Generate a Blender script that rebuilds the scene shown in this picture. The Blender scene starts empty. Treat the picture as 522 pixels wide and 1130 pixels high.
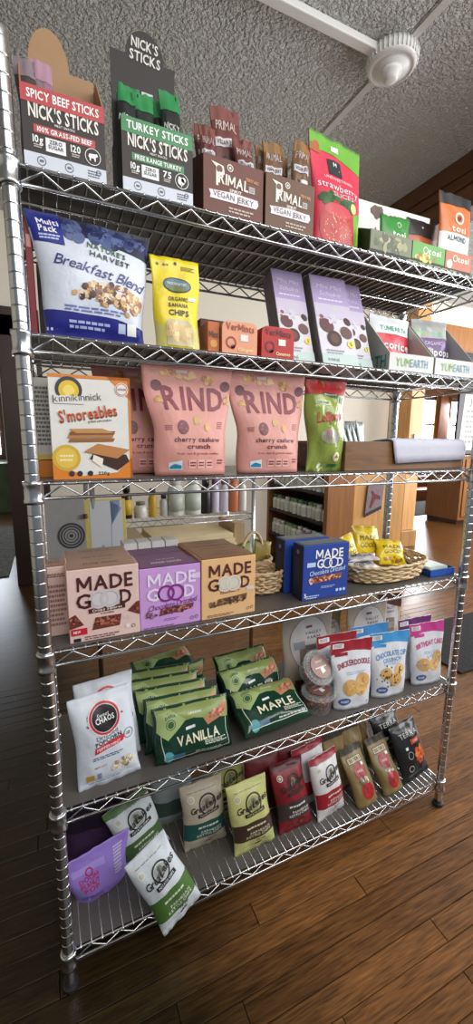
import bpy, bmesh, math, random
import numpy as np
from mathutils import Vector, Matrix
R = math.radians
scene = bpy.context.scene
COL = scene.collection
random.seed(7)

# ------------------------------------------------------------------ camera
CAM = Vector((0.0276, -0.8255, 1.2355))
YAW, PITCH, ROLL, FPX = .4281, -.1736, .0097, 454.12
fw = Vector((math.sin(YAW)*math.cos(PITCH), math.cos(YAW)*math.cos(PITCH), math.sin(PITCH)))
rt = Vector((math.cos(YAW), -math.sin(YAW), 0)); up = rt.cross(fw)
rt, up = rt*math.cos(ROLL)+up*math.sin(ROLL), up*math.cos(ROLL)-rt*math.sin(ROLL)
cd = bpy.data.cameras.new('camera'); cam = bpy.data.objects.new('camera', cd); COL.objects.link(cam)
M = Matrix((rt, up, -fw)).transposed().to_4x4(); M.translation = CAM
cam.matrix_world = M
cd.sensor_fit = 'HORIZONTAL'; cd.sensor_width = 36; cd.lens = FPX/522*36; cd.clip_start = .02
scene.camera = cam

# ------------------------------------------------------------------ light
scene.view_settings.view_transform = 'Standard'; scene.view_settings.look = 'None'
scene.view_settings.gamma = 1; scene.view_settings.use_curve_mapping = False
scene.view_settings.exposure = -0.1
W = bpy.data.worlds.new('world'); scene.world = W; W.use_nodes = True
bg = W.node_tree.nodes['Background']; bg.inputs[0].default_value = (.80, .90, 1, 1); bg.inputs[1].default_value = .24
def area(name, loc, target, sx, sy, power, col=(1, 1, 1)):
    l = bpy.data.lights.new(name, 'AREA'); l.shape = 'RECTANGLE'; l.size = sx; l.size_y = sy; l.energy = power; l.color = col
    o = bpy.data.objects.new(name, l); COL.objects.link(o); o.location = loc
    o.rotation_euler = (Vector(target)-Vector(loc)).to_track_quat('-Z', 'Y').to_euler()
    return o
# unseen area lights added for the shelves, the ceiling and the back wall
area('window_light_front', (1.2, -1.7, 2.55), (0.8, .1, 1.55), 3.0, 1.0, 70, (1, .98, .95))  # added high in front, so the lower shelves stay dimmer
area('window_light_side', (3.9, -1.2, 2.1), (1.0, .5, 2.5), 2.2, 1.3, 105, (.96, .98, 1))  # unseen source on the right, tilted up to brighten the ceiling
area('window_light_rear', (6.2, 1.2, 1.6), (1.5, 2.4, 1.4), 2.0, 1.8, 190, (.97, .98, 1))  # added to brighten the back wall and the cabinet
# daylight entering by the two far windows that are in view
area('window_light_far', (8.14, 6.22, 1.35), (5.2, 3.2, .2), .38, 1.6, 110, (.95, .98, 1))
area('window_light_far_right', (8.99, 6.22, 1.35), (5.6, 3.0, .2), .26, 1.6, 80, (.95, .98, 1))

# ------------------------------------------------------------------ materials
MATS = {}
def lin(c):
    return tuple((x/12.92 if x <= .04045 else ((x+.055)/1.055)**2.4) for x in (c[0]/255, c[1]/255, c[2]/255)) + (1,)
def mat(key, c, rough=.5, metal=0, bump=0, bscale=40, var=0, vscale=8, coat=0, stretch=None, spec=None, alpha=1, trans=0):
    k = (key, c, rough, metal, bump, bscale, var, vscale, alpha, trans)
    if k in MATS: return MATS[k]
    m = bpy.data.materials.new(key); m.use_nodes = True; nt = m.node_tree; b = nt.nodes['Principled BSDF']
    L = lin(c); b.inputs['Base Color'].default_value = L
    b.inputs['Roughness'].default_value = rough; b.inputs['Metallic'].default_value = metal
    b.inputs['Coat Weight'].default_value = coat
    if spec is not None: b.inputs['Specular IOR Level'].default_value = spec
    b.inputs['Alpha'].default_value = alpha
    if trans: b.inputs['Transmission Weight'].default_value = trans
    if bump or var:
        tc = nt.nodes.new('ShaderNodeTexCoord'); mp = nt.nodes.new('ShaderNodeMapping')
        nt.links.new(tc.outputs['Object'], mp.inputs[0])
        if stretch: mp.inputs['Scale'].default_value = stretch
    if var:
        n = nt.nodes.new('ShaderNodeTexNoise'); n.inputs['Scale'].default_value = vscale; n.inputs['Detail'].default_value = 6
        nt.links.new(mp.outputs[0], n.inputs['Vector'])
        rp = nt.nodes.new('ShaderNodeValToRGB'); nt.links.new(n.outputs[0], rp.inputs[0])
        rp.color_ramp.elements[0].position = .3; rp.color_ramp.elements[1].position = .7
        rp.color_ramp.elements[0].color = tuple(x*(1-var) for x in L[:3])+(1,)
        rp.color_ramp.elements[1].color = tuple(min(1, x*(1+var)) for x in L[:3])+(1,)
        nt.links.new(rp.outputs[0], b.inputs['Base Color'])
    if bump:
        n = nt.nodes.new('ShaderNodeTexNoise'); n.inputs['Scale'].default_value = bscale; n.inputs['Detail'].default_value = 3
        n.inputs['Distortion'].default_value = .6
        nt.links.new(mp.outputs[0], n.inputs['Vector'])
        bp = nt.nodes.new('ShaderNodeBump'); bp.inputs['Strength'].default_value = bump; bp.inputs['Distance'].default_value = .01
        nt.links.new(n.outputs[0], bp.inputs['Height']); nt.links.new(bp.outputs[0], b.inputs['Normal'])
    MATS[k] = m; return m
def ink(c, rough=.42): return mat('ink', c, rough)
def film(c, rough=.33): return mat('film', c, rough, bump=.22, bscale=26)
def paper(c): return mat('card', c, .55, var=.04, vscale=30)
def wood(key, c, dark=.45, scale=6, st=(1, 14, 14), rough=.45):
    k = (key, c, dark)
    if k in MATS: return MATS[k]
    m = bpy.data.materials.new(key); m.use_nodes = True; nt = m.node_tree; b = nt.nodes['Principled BSDF']
    tc = nt.nodes.new('ShaderNodeTexCoord'); mp = nt.nodes.new('ShaderNodeMapping'); mp.inputs['Scale'].default_value = st
    oi = nt.nodes.new('ShaderNodeObjectInfo'); ad = nt.nodes.new('ShaderNodeVectorMath'); ad.operation = 'ADD'
    sc = nt.nodes.new('ShaderNodeMath'); sc.operation = 'MULTIPLY'; sc.inputs[1].default_value = 37
    nt.links.new(oi.outputs['Random'], sc.inputs[0])
    nt.links.new(tc.outputs['Object'], mp.inputs[0]); nt.links.new(mp.outputs[0], ad.inputs[0]); nt.links.new(sc.outputs[0], ad.inputs[1])
    n = nt.nodes.new('ShaderNodeTexNoise'); n.inputs['Scale'].default_value = scale; n.inputs['Detail'].default_value = 8; n.inputs['Distortion'].default_value = .8
    nt.links.new(ad.outputs[0], n.inputs['Vector'])
    rp = nt.nodes.new('ShaderNodeValToRGB'); L = lin(c)
    rp.color_ramp.elements[0].position = .28; rp.color_ramp.elements[1].position = .72
    rp.color_ramp.elements[0].color = tuple(x*(1-dark) for x in L[:3])+(1,); rp.color_ramp.elements[1].color = L
    nt.links.new(n.outputs[0], rp.inputs[0])
    hv = nt.nodes.new('ShaderNodeHueSaturation'); mr = nt.nodes.new('ShaderNodeMapRange')
    mr.inputs[3].default_value = .72; mr.inputs[4].default_value = 1.2
    nt.links.new(oi.outputs['Random'], mr.inputs[0]); nt.links.new(mr.outputs[0], hv.inputs['Value']); nt.links.new(rp.outputs[0], hv.inputs['Color'])
    nt.links.new(hv.outputs[0], b.inputs['Base Color']); b.inputs['Roughness'].default_value = rough
    bp = nt.nodes.new('ShaderNodeBump'); bp.inputs['Strength'].default_value = .15; bp.inputs['Distance'].default_value = .004
    nt.links.new(n.outputs[0], bp.inputs['Height']); nt.links.new(bp.outputs[0], b.inputs['Normal'])
    MATS[k] = m; return m
STEEL = mat('chrome_wire', (205, 206, 208), .24, 1)
BLACK = (24, 22, 22); WHITE = (238, 238, 236)

# ------------------------------------------------------------------ mesh helpers
def obj(name, verts, faces, m, parent=None, smooth=False, mi=None):
    me = bpy.data.meshes.new(name); me.from_pydata([tuple(v) for v in verts], [], faces)
    for x in (m if isinstance(m, (list, tuple)) else [m]): me.materials.append(x)
    if mi is not None: me.polygons.foreach_set('material_index', mi)
    if smooth: me.polygons.foreach_set('use_smooth', [True]*len(me.polygons))
    me.update()
    o = bpy.data.objects.new(name, me); COL.objects.link(o)
    if parent is not None: o.parent = parent
    return o
def inst(name, me, parent, loc=(0, 0, 0), rz=0):
    o = bpy.data.objects.new(name, me); COL.objects.link(o); o.parent = parent; o.location = loc; o.rotation_euler = (0, 0, rz); return o
def tag(o, label, cat, group=None, kind=None):
    o['label'] = label; o['category'] = cat
    if group: o['group'] = group
    if kind: o['kind'] = kind
    return o
def struct(o, label=None):
    o['kind'] = 'structure'
    if label: o['label'] = label
    return o
def thing(name, label, cat, loc=(0, 0, 0), yaw=0, lean=0, roll=0, group=None):
    o = bpy.data.objects.new(name, None); o.empty_display_size = .05; COL.objects.link(o)
    o.matrix_world = Matrix.Translation(loc) @ Matrix.Rotation(R(yaw), 4, 'Z') @ Matrix.Rotation(R(-lean), 4, 'X') @ Matrix.Rotation(R(-roll), 4, 'Y')
    return tag(o, label, cat, group)
def boxv(x0, x1, y0, y1, z0, z1):
    return ([(x0, y0, z0), (x1, y0, z0), (x1, y1, z0), (x0, y1, z0), (x0, y0, z1), (x1, y0, z1), (x1, y1, z1), (x0, y1, z1)],
            [(0, 3, 2, 1), (4, 5, 6, 7), (0, 1, 5, 4), (1, 2, 6, 5), (2, 3, 7, 6), (3, 0, 4, 7)])
def box(name, x0, x1, y0, y1, z0, z1, m, parent=None, bev=0):
    v, f = boxv(x0, x1, y0, y1, z0, z1)
    o = obj(name, v, f, m, parent)
    if bev: bevel(o, bev)
    return o
def bevel(o, r, seg=2):
    bm = bmesh.new(); bm.from_mesh(o.data)
    bmesh.ops.bevel(bm, geom=bm.edges[:], offset=r, segments=seg, affect='EDGES', profile=.5)
    bm.to_mesh(o.data); bm.free()
def tube_data(paths, r, n=6, closed=False):
    V, Fc = [], []
    for P in paths:
        P = [Vector(p) for p in P]; k0 = len(V); N = len(P)
        for i, p in enumerate(P):
            if closed: t = (P[(i+1) % N]-P[i-1])
            else: t = (P[min(i+1, N-1)]-P[max(i-1, 0)])
            t.normalize(); a = t.orthogonal() if abs(t.z) > .95 else t.cross(Vector((0, 0, 1)))
            a.normalize(); b = t.cross(a)
            for k in range(n):
                an = 2*math.pi*k/n; V.append(p+(a*math.cos(an)+b*math.sin(an))*r)
        for i in range(N if closed else N-1):
            j = (i+1) % N
            for k in range(n):
                Fc.append((k0+i*n+k, k0+i*n+(k+1) % n, k0+j*n+(k+1) % n, k0+j*n+k))
        if not closed:
            Fc.append(tuple(k0+k for k in reversed(range(n)))); Fc.append(tuple(k0+(N-1)*n+k for k in range(n)))
    return V, Fc
def tube(name, paths, r, m, parent=None, n=6, closed=False):
    v, f = tube_data(paths, r, n, closed); return obj(name, v, f, m, parent, True)
def lathe_data(prof, n=16, c=(0, 0, 0)):
    V, Fc = [], []
    for (r, z) in prof:
        for k in range(n):
            a = 2*math.pi*k/n; V.append((c[0]+r*math.cos(a), c[1]+r*math.sin(a), c[2]+z))
    for i in range(len(prof)-1):
        for k in range(n):
            Fc.append((i*n+k, i*n+(k+1) % n, (i+1)*n+(k+1) % n, (i+1)*n+k))
    Fc.append(tuple(reversed(range(n)))); Fc.append(tuple((len(prof)-1)*n+k for k in range(n)))
    return V, Fc
def lathe(name, prof, m, parent=None, n=16, c=(0, 0, 0), smooth=True):
    v, f = lathe_data(prof, n, c); return obj(name, v, f, m, parent, smooth)
def prism(name, poly, y0, y1, m, parent=None, mi=None, axis='y'):
    """extrude an (x,z) outline between y0 and y1 (axis y) or a (y,z) outline between x0 and x1 (axis x)"""
    n = len(poly)
    mk = (lambda p, y: (p[0], y, p[1])) if axis == 'y' else (lambda p, y: (y, p[0], p[1]))
    V = [mk(p, y0) for p in poly]+[mk(p, y1) for p in poly]
    Fc = [tuple(range(n)), tuple(reversed(range(n, 2*n)))]+[(i, i+n, (i+1) % n+n, (i+1) % n) for i in range(n)]
    o = obj(name, V, Fc, m, parent, mi=mi)
    bm = bmesh.new(); bm.from_mesh(o.data); bmesh.ops.recalc_face_normals(bm, faces=bm.faces[:]); bm.to_mesh(o.data); bm.free()
    return o
def copy_tree(o, parent=None):
    c = o.copy(); COL.objects.link(c)
    if parent is not None: c.parent = parent
    for ch in o.children: copy_tree(ch, c)
    return c

# ------------------------------------------------------------------ lettering
GL = {}
def load_glyphs():
    chars = "ABCDEFGHIJKLMNOPQRSTUVWXYZabcdefghijklmnopqrstuvwxyz0123456789'%-&.,$"
    for wt, off in ((0, 0.0), (1, .022)):
        for ch in chars:
            cu = bpy.data.curves.new('g', 'FONT'); cu.body = ch; cu.size = 1; cu.offset = off*(.5 if ch in 'MW' else 1); cu.resolution_u = 2
            o = bpy.data.objects.new('g', cu); me = o.to_mesh()
            v = np.array([q.co[:2] for q in me.vertices]); f = [tuple(p.vertices) for p in me.polygons]
            
            if wt and ch == 'M':            # drawn by hand: the thickened outline of this letter folds over itself
                h = v[:, 1].max(); v = np.array([(0, 0), (.12, 0), (.12, .64*h), (.32, .2*h), (.42, .2*h), (.62, .64*h), (.62, 0), (.74, 0), (.74, h), (.59, h), (.37, .45*h), (.15, h), (0, h)]); f = [(0, 1, 2, 11, 12), (2, 3, 10, 11), (3, 4, 10), (4, 5, 9, 10), (5, 6, 7, 8, 9)]
            GL[(ch, wt)] = (v, f); o.to_mesh_clear()
            bpy.data.objects.remove(o); bpy.data.curves.remove(cu)
load_glyphs()
CAPH = GL[('H', 0)][0][:, 1].max()
def layout(s, wt=1, gap=.09):
    V, Fc, x = [], [], 0.
    for ch in s:
        if ch == ' ': x += .28; continue
        if (ch, wt) not in GL: continue
        v, f = GL[(ch, wt)]
        if not len(v): continue
        k = sum(len(a) for a in V)
        w = v[:, 0].max()-v[:, 0].min()
        V.append(np.stack([v[:, 0]-v[:, 0].min()+x, v[:, 1]], 1)); Fc += [tuple(i+k for i in q) for q in f]
        x += w+gap
    return np.concatenate(V)/CAPH, Fc, (x-gap)/CAPH

# ------------------------------------------------------------------ products
class Prod:
    """a packaged product; prints are laid on its front by (u,v) fractions"""
    def place(s, name, label, cat, loc, yaw, lean, roll, group): s.root = thing(name, label, cat, loc, yaw, lean, roll, group); s.lay = 0
    def _mesh(s, name, V, Fc, c, off, face, mats=None, mi=None):
        m = mats or [ink(c) if not isinstance(c, bpy.types.Material) else c]
        if face == 'front' and s.kind == 'bag':
            bm = bmesh.new(); vs = [bm.verts.new((a, b, 0)) for a, b in V]
            for i, q in enumerate(Fc):
                try:
                    ff = bm.faces.new([vs[j] for j in q]); ff.material_index = mi[i] if mi else 0
                except ValueError: pass
            bmesh.ops.triangulate(bm, faces=bm.faces[:])
            A = np.array(V); u0, v0 = A.min(0); u1, v1 = A.max(0)
            for g, ax, a, b in ((s.U, 0, u0, u1), (s.V, 1, v0, v1)):
                for t in g:
                    if a+1e-5 < t < b-1e-5:
                        no = (1, 0, 0) if ax == 0 else (0, 1, 0); co = (t, 0, 0) if ax == 0 else (0, t, 0)
                        bmesh.ops.bisect_plane(bm, geom=bm.verts[:]+bm.edges[:]+bm.faces[:], plane_co=co, plane_no=no, dist=1e-7)
            P = np.array([v.co[:2] for v in bm.verts])
            Q = s.surf(P, off)
            for v, q in zip(bm.verts, Q): v.co = q
            me = bpy.data.meshes.new(name); bm.to_mesh(me); bm.free()
            for x in m: me.materials.append(x)
            for p in me.polygons: p.use_smooth = True
            o = bpy.data.objects.new(name, me); COL.objects.link(o); o.parent = s.root
            return o
        return obj(name, [s.map(face, a, b, off) for a, b in V], Fc, m, s.root, mi=mi)
    def off(s, layer): return .0005+.00025*layer
    def asp(s, face):
        fw_, fh_ = s.dim(face); return fw_/fh_
    def poly(s, pts, c, layer=1, face='front', name='print_panel'):
        return s._mesh(name, pts, [tuple(range(len(pts)))], c, s.off(layer), face)
    def rect(s, u, v, w, h, c, layer=1, face='front', rot=0, name='print_panel'):
        a = s.asp(face); cr, sr = math.cos(R(rot)), math.sin(R(rot)); P = []
        for x, y in ((-w/2, -h/2), (w/2, -h/2), (w/2, h/2), (-w/2, h/2)):
            y /= a; P.append((u+x*cr-y*sr, v+(x*sr+y*cr)*a))
        return s.poly(P, c, layer, face, name)
    def disc(s, u, v, r, c, layer=1, face='front', ry=None, n=18, name='printed_badge', ring=None, rot=0):
        a = s.asp(face); ry = r if ry is None else ry; cr, sr = math.cos(R(rot)), math.sin(R(rot))
        def pt(k, q):
            x, y = r*q*math.cos(2*math.pi*k/n), ry*q*math.sin(2*math.pi*k/n)
            return (u+x*cr-y*sr, v+(x*sr+y*cr)*a)
        if ring:
            V = [pt(k, 1) for k in range(n)]+[pt(k, 1-ring) for k in range(n)]
            return s._mesh(name, V, [(k, (k+1) % n, n+(k+1) % n, n+k) for k in range(n)], c, s.off(layer), face)
        return s.poly([pt(k, 1) for k in range(n)], c, layer, face, name)
    def text(s, t, u, v, w, ch, c, wt=1, rot=0, shear=0, layer=3, face='front', arc=0, name='lettering', gap=.09):
        """centred at (u,v); w = width fraction, ch = cap height as fraction of the height"""
        V, Fc, L = layout(t, wt, gap); a = s.asp(face)
        x = (V[:, 0]/L-.5)*w; y = (V[:, 1]-.5)*ch/a
        x = x+shear*y
        if arc: y = y-arc*((x/w*2)**2)*ch/a
        cr, sr = math.cos(R(rot)), math.sin(R(rot))
        P = np.stack([u+x*cr-y*sr, v+(x*sr+y*cr)*a], 1)
        return s._mesh(name, [tuple(p) for p in P], Fc, c, s.off(layer), face)
    def lines(s, u, v, w, h, n, c, layer=2, face='front', seed=1):
        """blocks of fine print too small to read"""
        rr = random.Random(seed); V, Fc = [], []
        for i in range(n):
            y = v+h/2-(i+.5)*h/n; x = u-w/2; e = u+w/2-(rr.random()*.2*w)
            while x < e:
                q = min(rr.uniform(.06, .16)*w+.01, e-x+.01); k = len(V)
                V += [(x, y-h/n*.27), (x+q, y-h/n*.27), (x+q, y+h/n*.27), (x, y+h/n*.27)]; Fc.append((k, k+1, k+2, k+3)); x += q+.03*w
        return s._mesh('fine_print', V, Fc, c, s.off(layer), face)
    def cluster(s, u, v, ru, rv, n, r, cols, seed=1, layer=2, face='front', el=1.5, name='printed_picture', sides=7):
        rr = random.Random(seed); a = s.asp(face); V, Fc, mi = [], [], []
        for i in range(n):
            q = math.sqrt(rr.random()); an = rr.uniform(0, 6.28); cx, cy = u+ru*q*math.cos(an), v+rv*q*math.sin(an)
            rx = r*rr.uniform(.7, 1.2); ry = rx/rr.uniform(1, el); th = rr.uniform(0, 3.14); k = len(V)
            for j in range(sides):
                x, y = rx*math.cos(6.2832*j/sides), ry*math.sin(6.2832*j/sides)
                V.append((cx+x*math.cos(th)-y*math.sin(th), cy+(x*math.sin(th)+y*math.cos(th))*a))
            Fc.append(tuple(range(k, k+sides))); mi.append(rr.randrange(len(cols)))
        o = None
        ms = [ink(c) for c in cols]
        # later shapes lie on top of earlier ones
        if face == 'front' and s.kind == 'bag':
            V = [(min(.995, max(.005, a_)), min(.995, max(.005, b_))) for a_, b_ in V]
        VV = V; per = {}
        o = s._mesh(name, VV, Fc, None, s.off(layer), face, mats=ms, mi=mi)
        # tiny staircase so overlaps do not fight
        me = o.data; inv = 1.2e-6
        if not (face == 'front' and s.kind == 'bag'):
            d = s.normal(face)
            for i, p in enumerate(me.polygons):
                for vi in p.vertices: me.vertices[vi].co += Vector(d)*(i*inv)
        else:
            for i, vt in enumerate(me.vertices): vt.co.y -= i*4e-8
        return o

class Carton(Prod):
    kind = 'carton'
    def __init__(s, name, label, cat, loc, w, h, d, c, yaw=0, lean=0, roll=0, group=None, top=None, side=None):
        s.place(name, label, cat, loc, yaw, lean, roll, group); s.w, s.h, s.d = w, h, d
        v, f = boxv(-w/2, w/2, 0, d, 0, h)
        ms = [paper(c), paper(top or c), paper(side or c)]
        s.body = obj('carton', v, f, ms, s.root, mi=[0, 1, 0, 2, 0, 2])
        bm = bmesh.new(); bm.from_mesh(s.body.data)
        bmesh.ops.bevel(bm, geom=bm.edges[:], offset=.0012, segments=1, affect='EDGES'); bm.to_mesh(s.body.data); bm.free()
    def dim(s, face): return {'front': (s.w, s.h), 'left': (s.d, s.h), 'right': (s.d, s.h), 'top': (s.w, s.d)}[face]
    def normal(s, face): return {'front': (0, -1, 0), 'left': (-1, 0, 0), 'right': (1, 0, 0), 'top': (0, 0, 1)}[face]
    def map(s, face, u, v, o):
        if face == 'front': return ((u-.5)*s.w, -o, v*s.h)
        if face == 'left': return (-s.w/2-o, (1-u)*s.d, v*s.h)
        if face == 'right': return (s.w/2+o, u*s.d, v*s.h)
        return ((u-.5)*s.w, v*s.d, s.h+o)

def smooth01(x): x = min(1, max(0, x)); return x*x*(3-2*x)
class Bag(Prod):
    kind = 'bag'
    def __init__(s, name, label, cat, loc, w, h, t, c, yaw=0, lean=0, roll=0, group=None, shape='pillow', seed=1, topw=1, botw=1, seal=.06, rough=.33, pinch=.05, back=None, m=None, wr=1.0, part='pouch', nu=16, nv=22, waist=0):
        s.place(name, label, cat, loc, yaw, lean, roll, group); s.w, s.h = w, h
        rr = random.Random(seed)
        s.U = np.array([.5-.5*math.cos(math.pi*(i/nu)**1.0) if 0 else (i/nu) for i in range(nu+1)])
        s.U = .5+np.sign(s.U-.5)*.5*(1-(1-np.abs(s.U-.5)*2)**1.35)
        s.V = np.linspace(0, 1, nv+1)
        ph = [rr.uniform(0, 6.28) for _ in range(10)]
        def prof(v):
            if shape == 'pillow':
                q = (v-seal)/(1-2*seal)
                return 0 if q <= 0 or q >= 1 else math.sin(math.pi*q)**.5
            if shape == 'brick':
                q = (v-seal)/(1-2*seal)
                return 0.08 if q <= 0 or q >= 1 else .08+.92*min(1, math.sin(math.pi*q)*2.2)**.6
            q = v/(1-seal)
            if q >= 1: return 0
            return (.72+.28*smooth01(q/.25)) * (1-smooth01((q-.25)/.78)**1.1)
        G = np.zeros((nv+1, nu+1, 3)); B = np.zeros_like(G)
        for j, v in enumerate(s.V):
            p = prof(v)
            hw = w/2*(botw+(topw-botw)*v)*(1-pinch*p)*(1-waist*math.exp(-((v-.42)/.16)**2))
            sl = 1-min(1, min(v if shape != 'pouch' else 1, 1-v)/.22)
            for i, u in enumerate(s.U):
                q = 2*u-1; e = max(0, 1-abs(q)**2.6)**.62
                if shape == 'brick': e = max(0, 1-abs(q)**5)**.6
                th = t/2*p*e
                wv = .0011*(math.sin(3.1*q+5*v+ph[0])+math.sin(7*q-9*v+ph[1])+.7*math.sin(13*v+4*q+ph[2])+.6*math.sin(11*q+17*v+ph[3]))*e*wr
                wv += .0016*sl*sl*math.sin(15*q+ph[4]+2*math.sin(4*q+ph[5]))*wr*min(1, (1-abs(q))*5)
                x = q*hw; z = v*h
                dx = .0018*math.sin(9*v+ph[6])*wr*(1 if abs(q) > .6 else .3)
                G[j, i] = (x+dx, -th-.0012-wv, z); B[j, i] = (x+dx, th+.0012-wv*.4, z)
        s.G = G
        n = nu+1; V = [tuple(p) for p in G.reshape(-1, 3)]+[tuple(p) for p in B.reshape(-1, 3)]; o = (nv+1)*n
        Fc = []
        for j in range(nv):
            for i in range(nu):
                a = j*n+i; Fc.append((a, a+1, a+n+1, a+n)); Fc.append((o+a, o+a+n, o+a+n+1, o+a+1))
            Fc.append((j*n, (j+1)*n, o+(j+1)*n, o+j*n)); Fc.append((j*n+nu, o+j*n+nu, o+(j+1)*n+nu, (j+1)*n+nu))
        for i in range(nu):
            Fc.append((i, o+i, o+i+1, i+1)); a = nv*n+i; Fc.append((a, a+1, o+a+1, o+a))
        s.body = obj(part, V, Fc, m or film(c, rough), s.root, True)
    def dim(s, face): return (s.w, s.h)
    def surf(s, P, off):
        u = np.clip(P[:, 0], 0, 1); v = np.clip(P[:, 1], 0, 1)
        i = np.clip(np.searchsorted(s.U, u, 'right')-1, 0, len(s.U)-2); j = np.clip(np.searchsorted(s.V, v, 'right')-1, 0, len(s.V)-2)
        a = ((u-s.U[i])/(s.U[i+1]-s.U[i]))[:, None]; b = ((v-s.V[j])/(s.V[j+1]-s.V[j]))[:, None]
        Q = s.G[j, i]*(1-a)*(1-b)+s.G[j, i+1]*a*(1-b)+s.G[j+1, i]*(1-a)*b+s.G[j+1, i+1]*a*b
        Q = Q.copy(); Q[:, 1] -= off
        return Q
    def band(s, v0, v1, c, layer=1, u0=0.0, u1=1.0, name='print_band', tilt=0):
        return s.poly([(u0, v0), (u1, v0+tilt), (u1, v1+tilt), (u0, v1)], c, layer, 'front', name)
    def map(s, face, u, v, o): raise ValueError

# ================================================================== THE ROOM
ZC = 2.9
# ---- floor: strip boards run along X
WOODF = None
def floor_mat(strips):
    m = bpy.data.materials.new('floor_boards' if strips else 'strip_board'); m.use_nodes = True; nt = m.node_tree; b = nt.nodes['Principled BSDF']
    N = nt.nodes.new; L = nt.links.new
    ge = N('ShaderNodeNewGeometry'); mp = N('ShaderNodeMapping'); mp.inputs['Scale'].default_value = (2.8, 40, 1)
    oi = N('ShaderNodeObjectInfo'); sc = N('ShaderNodeMath'); sc.operation = 'MULTIPLY'; sc.inputs[1].default_value = 53
    ad = N('ShaderNodeVectorMath'); ad.operation = 'ADD'
    L(ge.outputs['Position'], mp.inputs[0]); L(mp.outputs[0], ad.inputs[0]); L(oi.outputs['Random'], sc.inputs[0]); L(sc.outputs[0], ad.inputs[1])
    n = N('ShaderNodeTexNoise'); n.inputs['Scale'].default_value = 5; n.inputs['Detail'].default_value = 9; n.inputs['Distortion'].default_value = .5
    L(ad.outputs[0], n.inputs['Vector'])
    rp = N('ShaderNodeValToRGB'); L(n.outputs[0], rp.inputs[0])
    rp.color_ramp.elements[0].position = .25; rp.color_ramp.elements[1].position = .75
    rp.color_ramp.elements[0].color = lin((58, 37, 20)); rp.color_ramp.elements[1].color = lin((142, 95, 52))
    # boards darken towards the left along a noisy edge
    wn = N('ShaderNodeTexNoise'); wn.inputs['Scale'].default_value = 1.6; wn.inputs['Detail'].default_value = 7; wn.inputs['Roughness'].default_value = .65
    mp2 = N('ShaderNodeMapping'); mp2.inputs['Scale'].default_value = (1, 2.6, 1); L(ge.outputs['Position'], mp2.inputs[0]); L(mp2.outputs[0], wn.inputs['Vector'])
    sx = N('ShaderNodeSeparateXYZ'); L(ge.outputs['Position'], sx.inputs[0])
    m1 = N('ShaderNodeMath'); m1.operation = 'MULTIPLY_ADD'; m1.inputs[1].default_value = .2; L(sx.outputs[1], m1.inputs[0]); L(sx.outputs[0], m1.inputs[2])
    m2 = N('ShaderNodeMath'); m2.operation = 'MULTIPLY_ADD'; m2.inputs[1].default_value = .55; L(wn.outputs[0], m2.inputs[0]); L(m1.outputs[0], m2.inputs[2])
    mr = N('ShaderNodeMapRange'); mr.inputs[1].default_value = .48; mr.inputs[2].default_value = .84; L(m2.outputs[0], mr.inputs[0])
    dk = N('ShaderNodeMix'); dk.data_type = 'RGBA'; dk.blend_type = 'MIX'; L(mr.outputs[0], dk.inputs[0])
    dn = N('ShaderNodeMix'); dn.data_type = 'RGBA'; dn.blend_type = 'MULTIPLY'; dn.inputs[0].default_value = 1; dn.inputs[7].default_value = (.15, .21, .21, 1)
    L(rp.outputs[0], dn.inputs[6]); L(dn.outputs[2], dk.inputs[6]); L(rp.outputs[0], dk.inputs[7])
    hv = N('ShaderNodeHueSaturation'); m3 = N('ShaderNodeMapRange'); m3.inputs[3].default_value = .75; m3.inputs[4].default_value = 1.2
    L(oi.outputs['Random'], m3.inputs[0]); L(m3.outputs[0], hv.inputs['Value']); L(dk.outputs[2], hv.inputs['Color'])
    out = hv.outputs[0]
    if strips:
        bt = N('ShaderNodeTexBrick'); bt.inputs['Scale'].default_value = 1; bt.inputs['Brick Width'].default_value = .9; bt.inputs['Row Height'].default_value = .056
        bt.inputs['Mortar Size'].default_value = .002; bt.inputs['Color1'].default_value = (1, 1, 1, 1); bt.inputs['Color2'].default_value = (.7, .7, .7, 1); bt.inputs['Mortar'].default_value = (.12, .1, .09, 1)
        L(ge.outputs['Position'], bt.inputs['Vector'])
        mm = N('ShaderNodeMix'); mm.data_type = 'RGBA'; mm.blend_type = 'MULTIPLY'; mm.inputs[0].default_value = 1
        L(out, mm.inputs[6]); L(bt.outputs[0], mm.inputs[7]); out = mm.outputs[2]
    L(out, b.inputs['Base Color'])
    b.inputs['Roughness'].default_value = .3; b.inputs['Specular IOR Level'].default_value = .34
    bp = N('ShaderNodeBump'); bp.inputs['Strength'].default_value = .2; bp.inputs['Distance'].default_value = .003; L(n.outputs[0], bp.inputs['Height']); L(bp.outputs[0], b.inputs['Normal'])
    return m
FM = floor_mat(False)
YS, PITCHY = -.573, .056           # first seam, board width
NROW = 34
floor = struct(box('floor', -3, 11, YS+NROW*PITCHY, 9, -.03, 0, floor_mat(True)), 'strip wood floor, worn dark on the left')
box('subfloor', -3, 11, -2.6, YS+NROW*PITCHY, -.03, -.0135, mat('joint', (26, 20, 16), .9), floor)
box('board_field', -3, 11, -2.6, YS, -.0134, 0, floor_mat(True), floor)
lens_ = [.62, .8, .98, 1.2]
pm = {}
for l in lens_:
    v, f = boxv(.0008, l-.0008, .0009, PITCHY-.0009, -.013, 0)
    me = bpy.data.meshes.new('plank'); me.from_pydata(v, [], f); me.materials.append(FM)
    bm = bmesh.new(); bm.from_mesh(me)
    bmesh.ops.bevel(bm, geom=[e for e in bm.edges if all(w.co.z > -.001 for w in e.verts)], offset=.001, segments=1, affect='EDGES'); bm.to_mesh(me); bm.free(); pm[l] = me
fr = random.Random(11); cnt = 0
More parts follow.
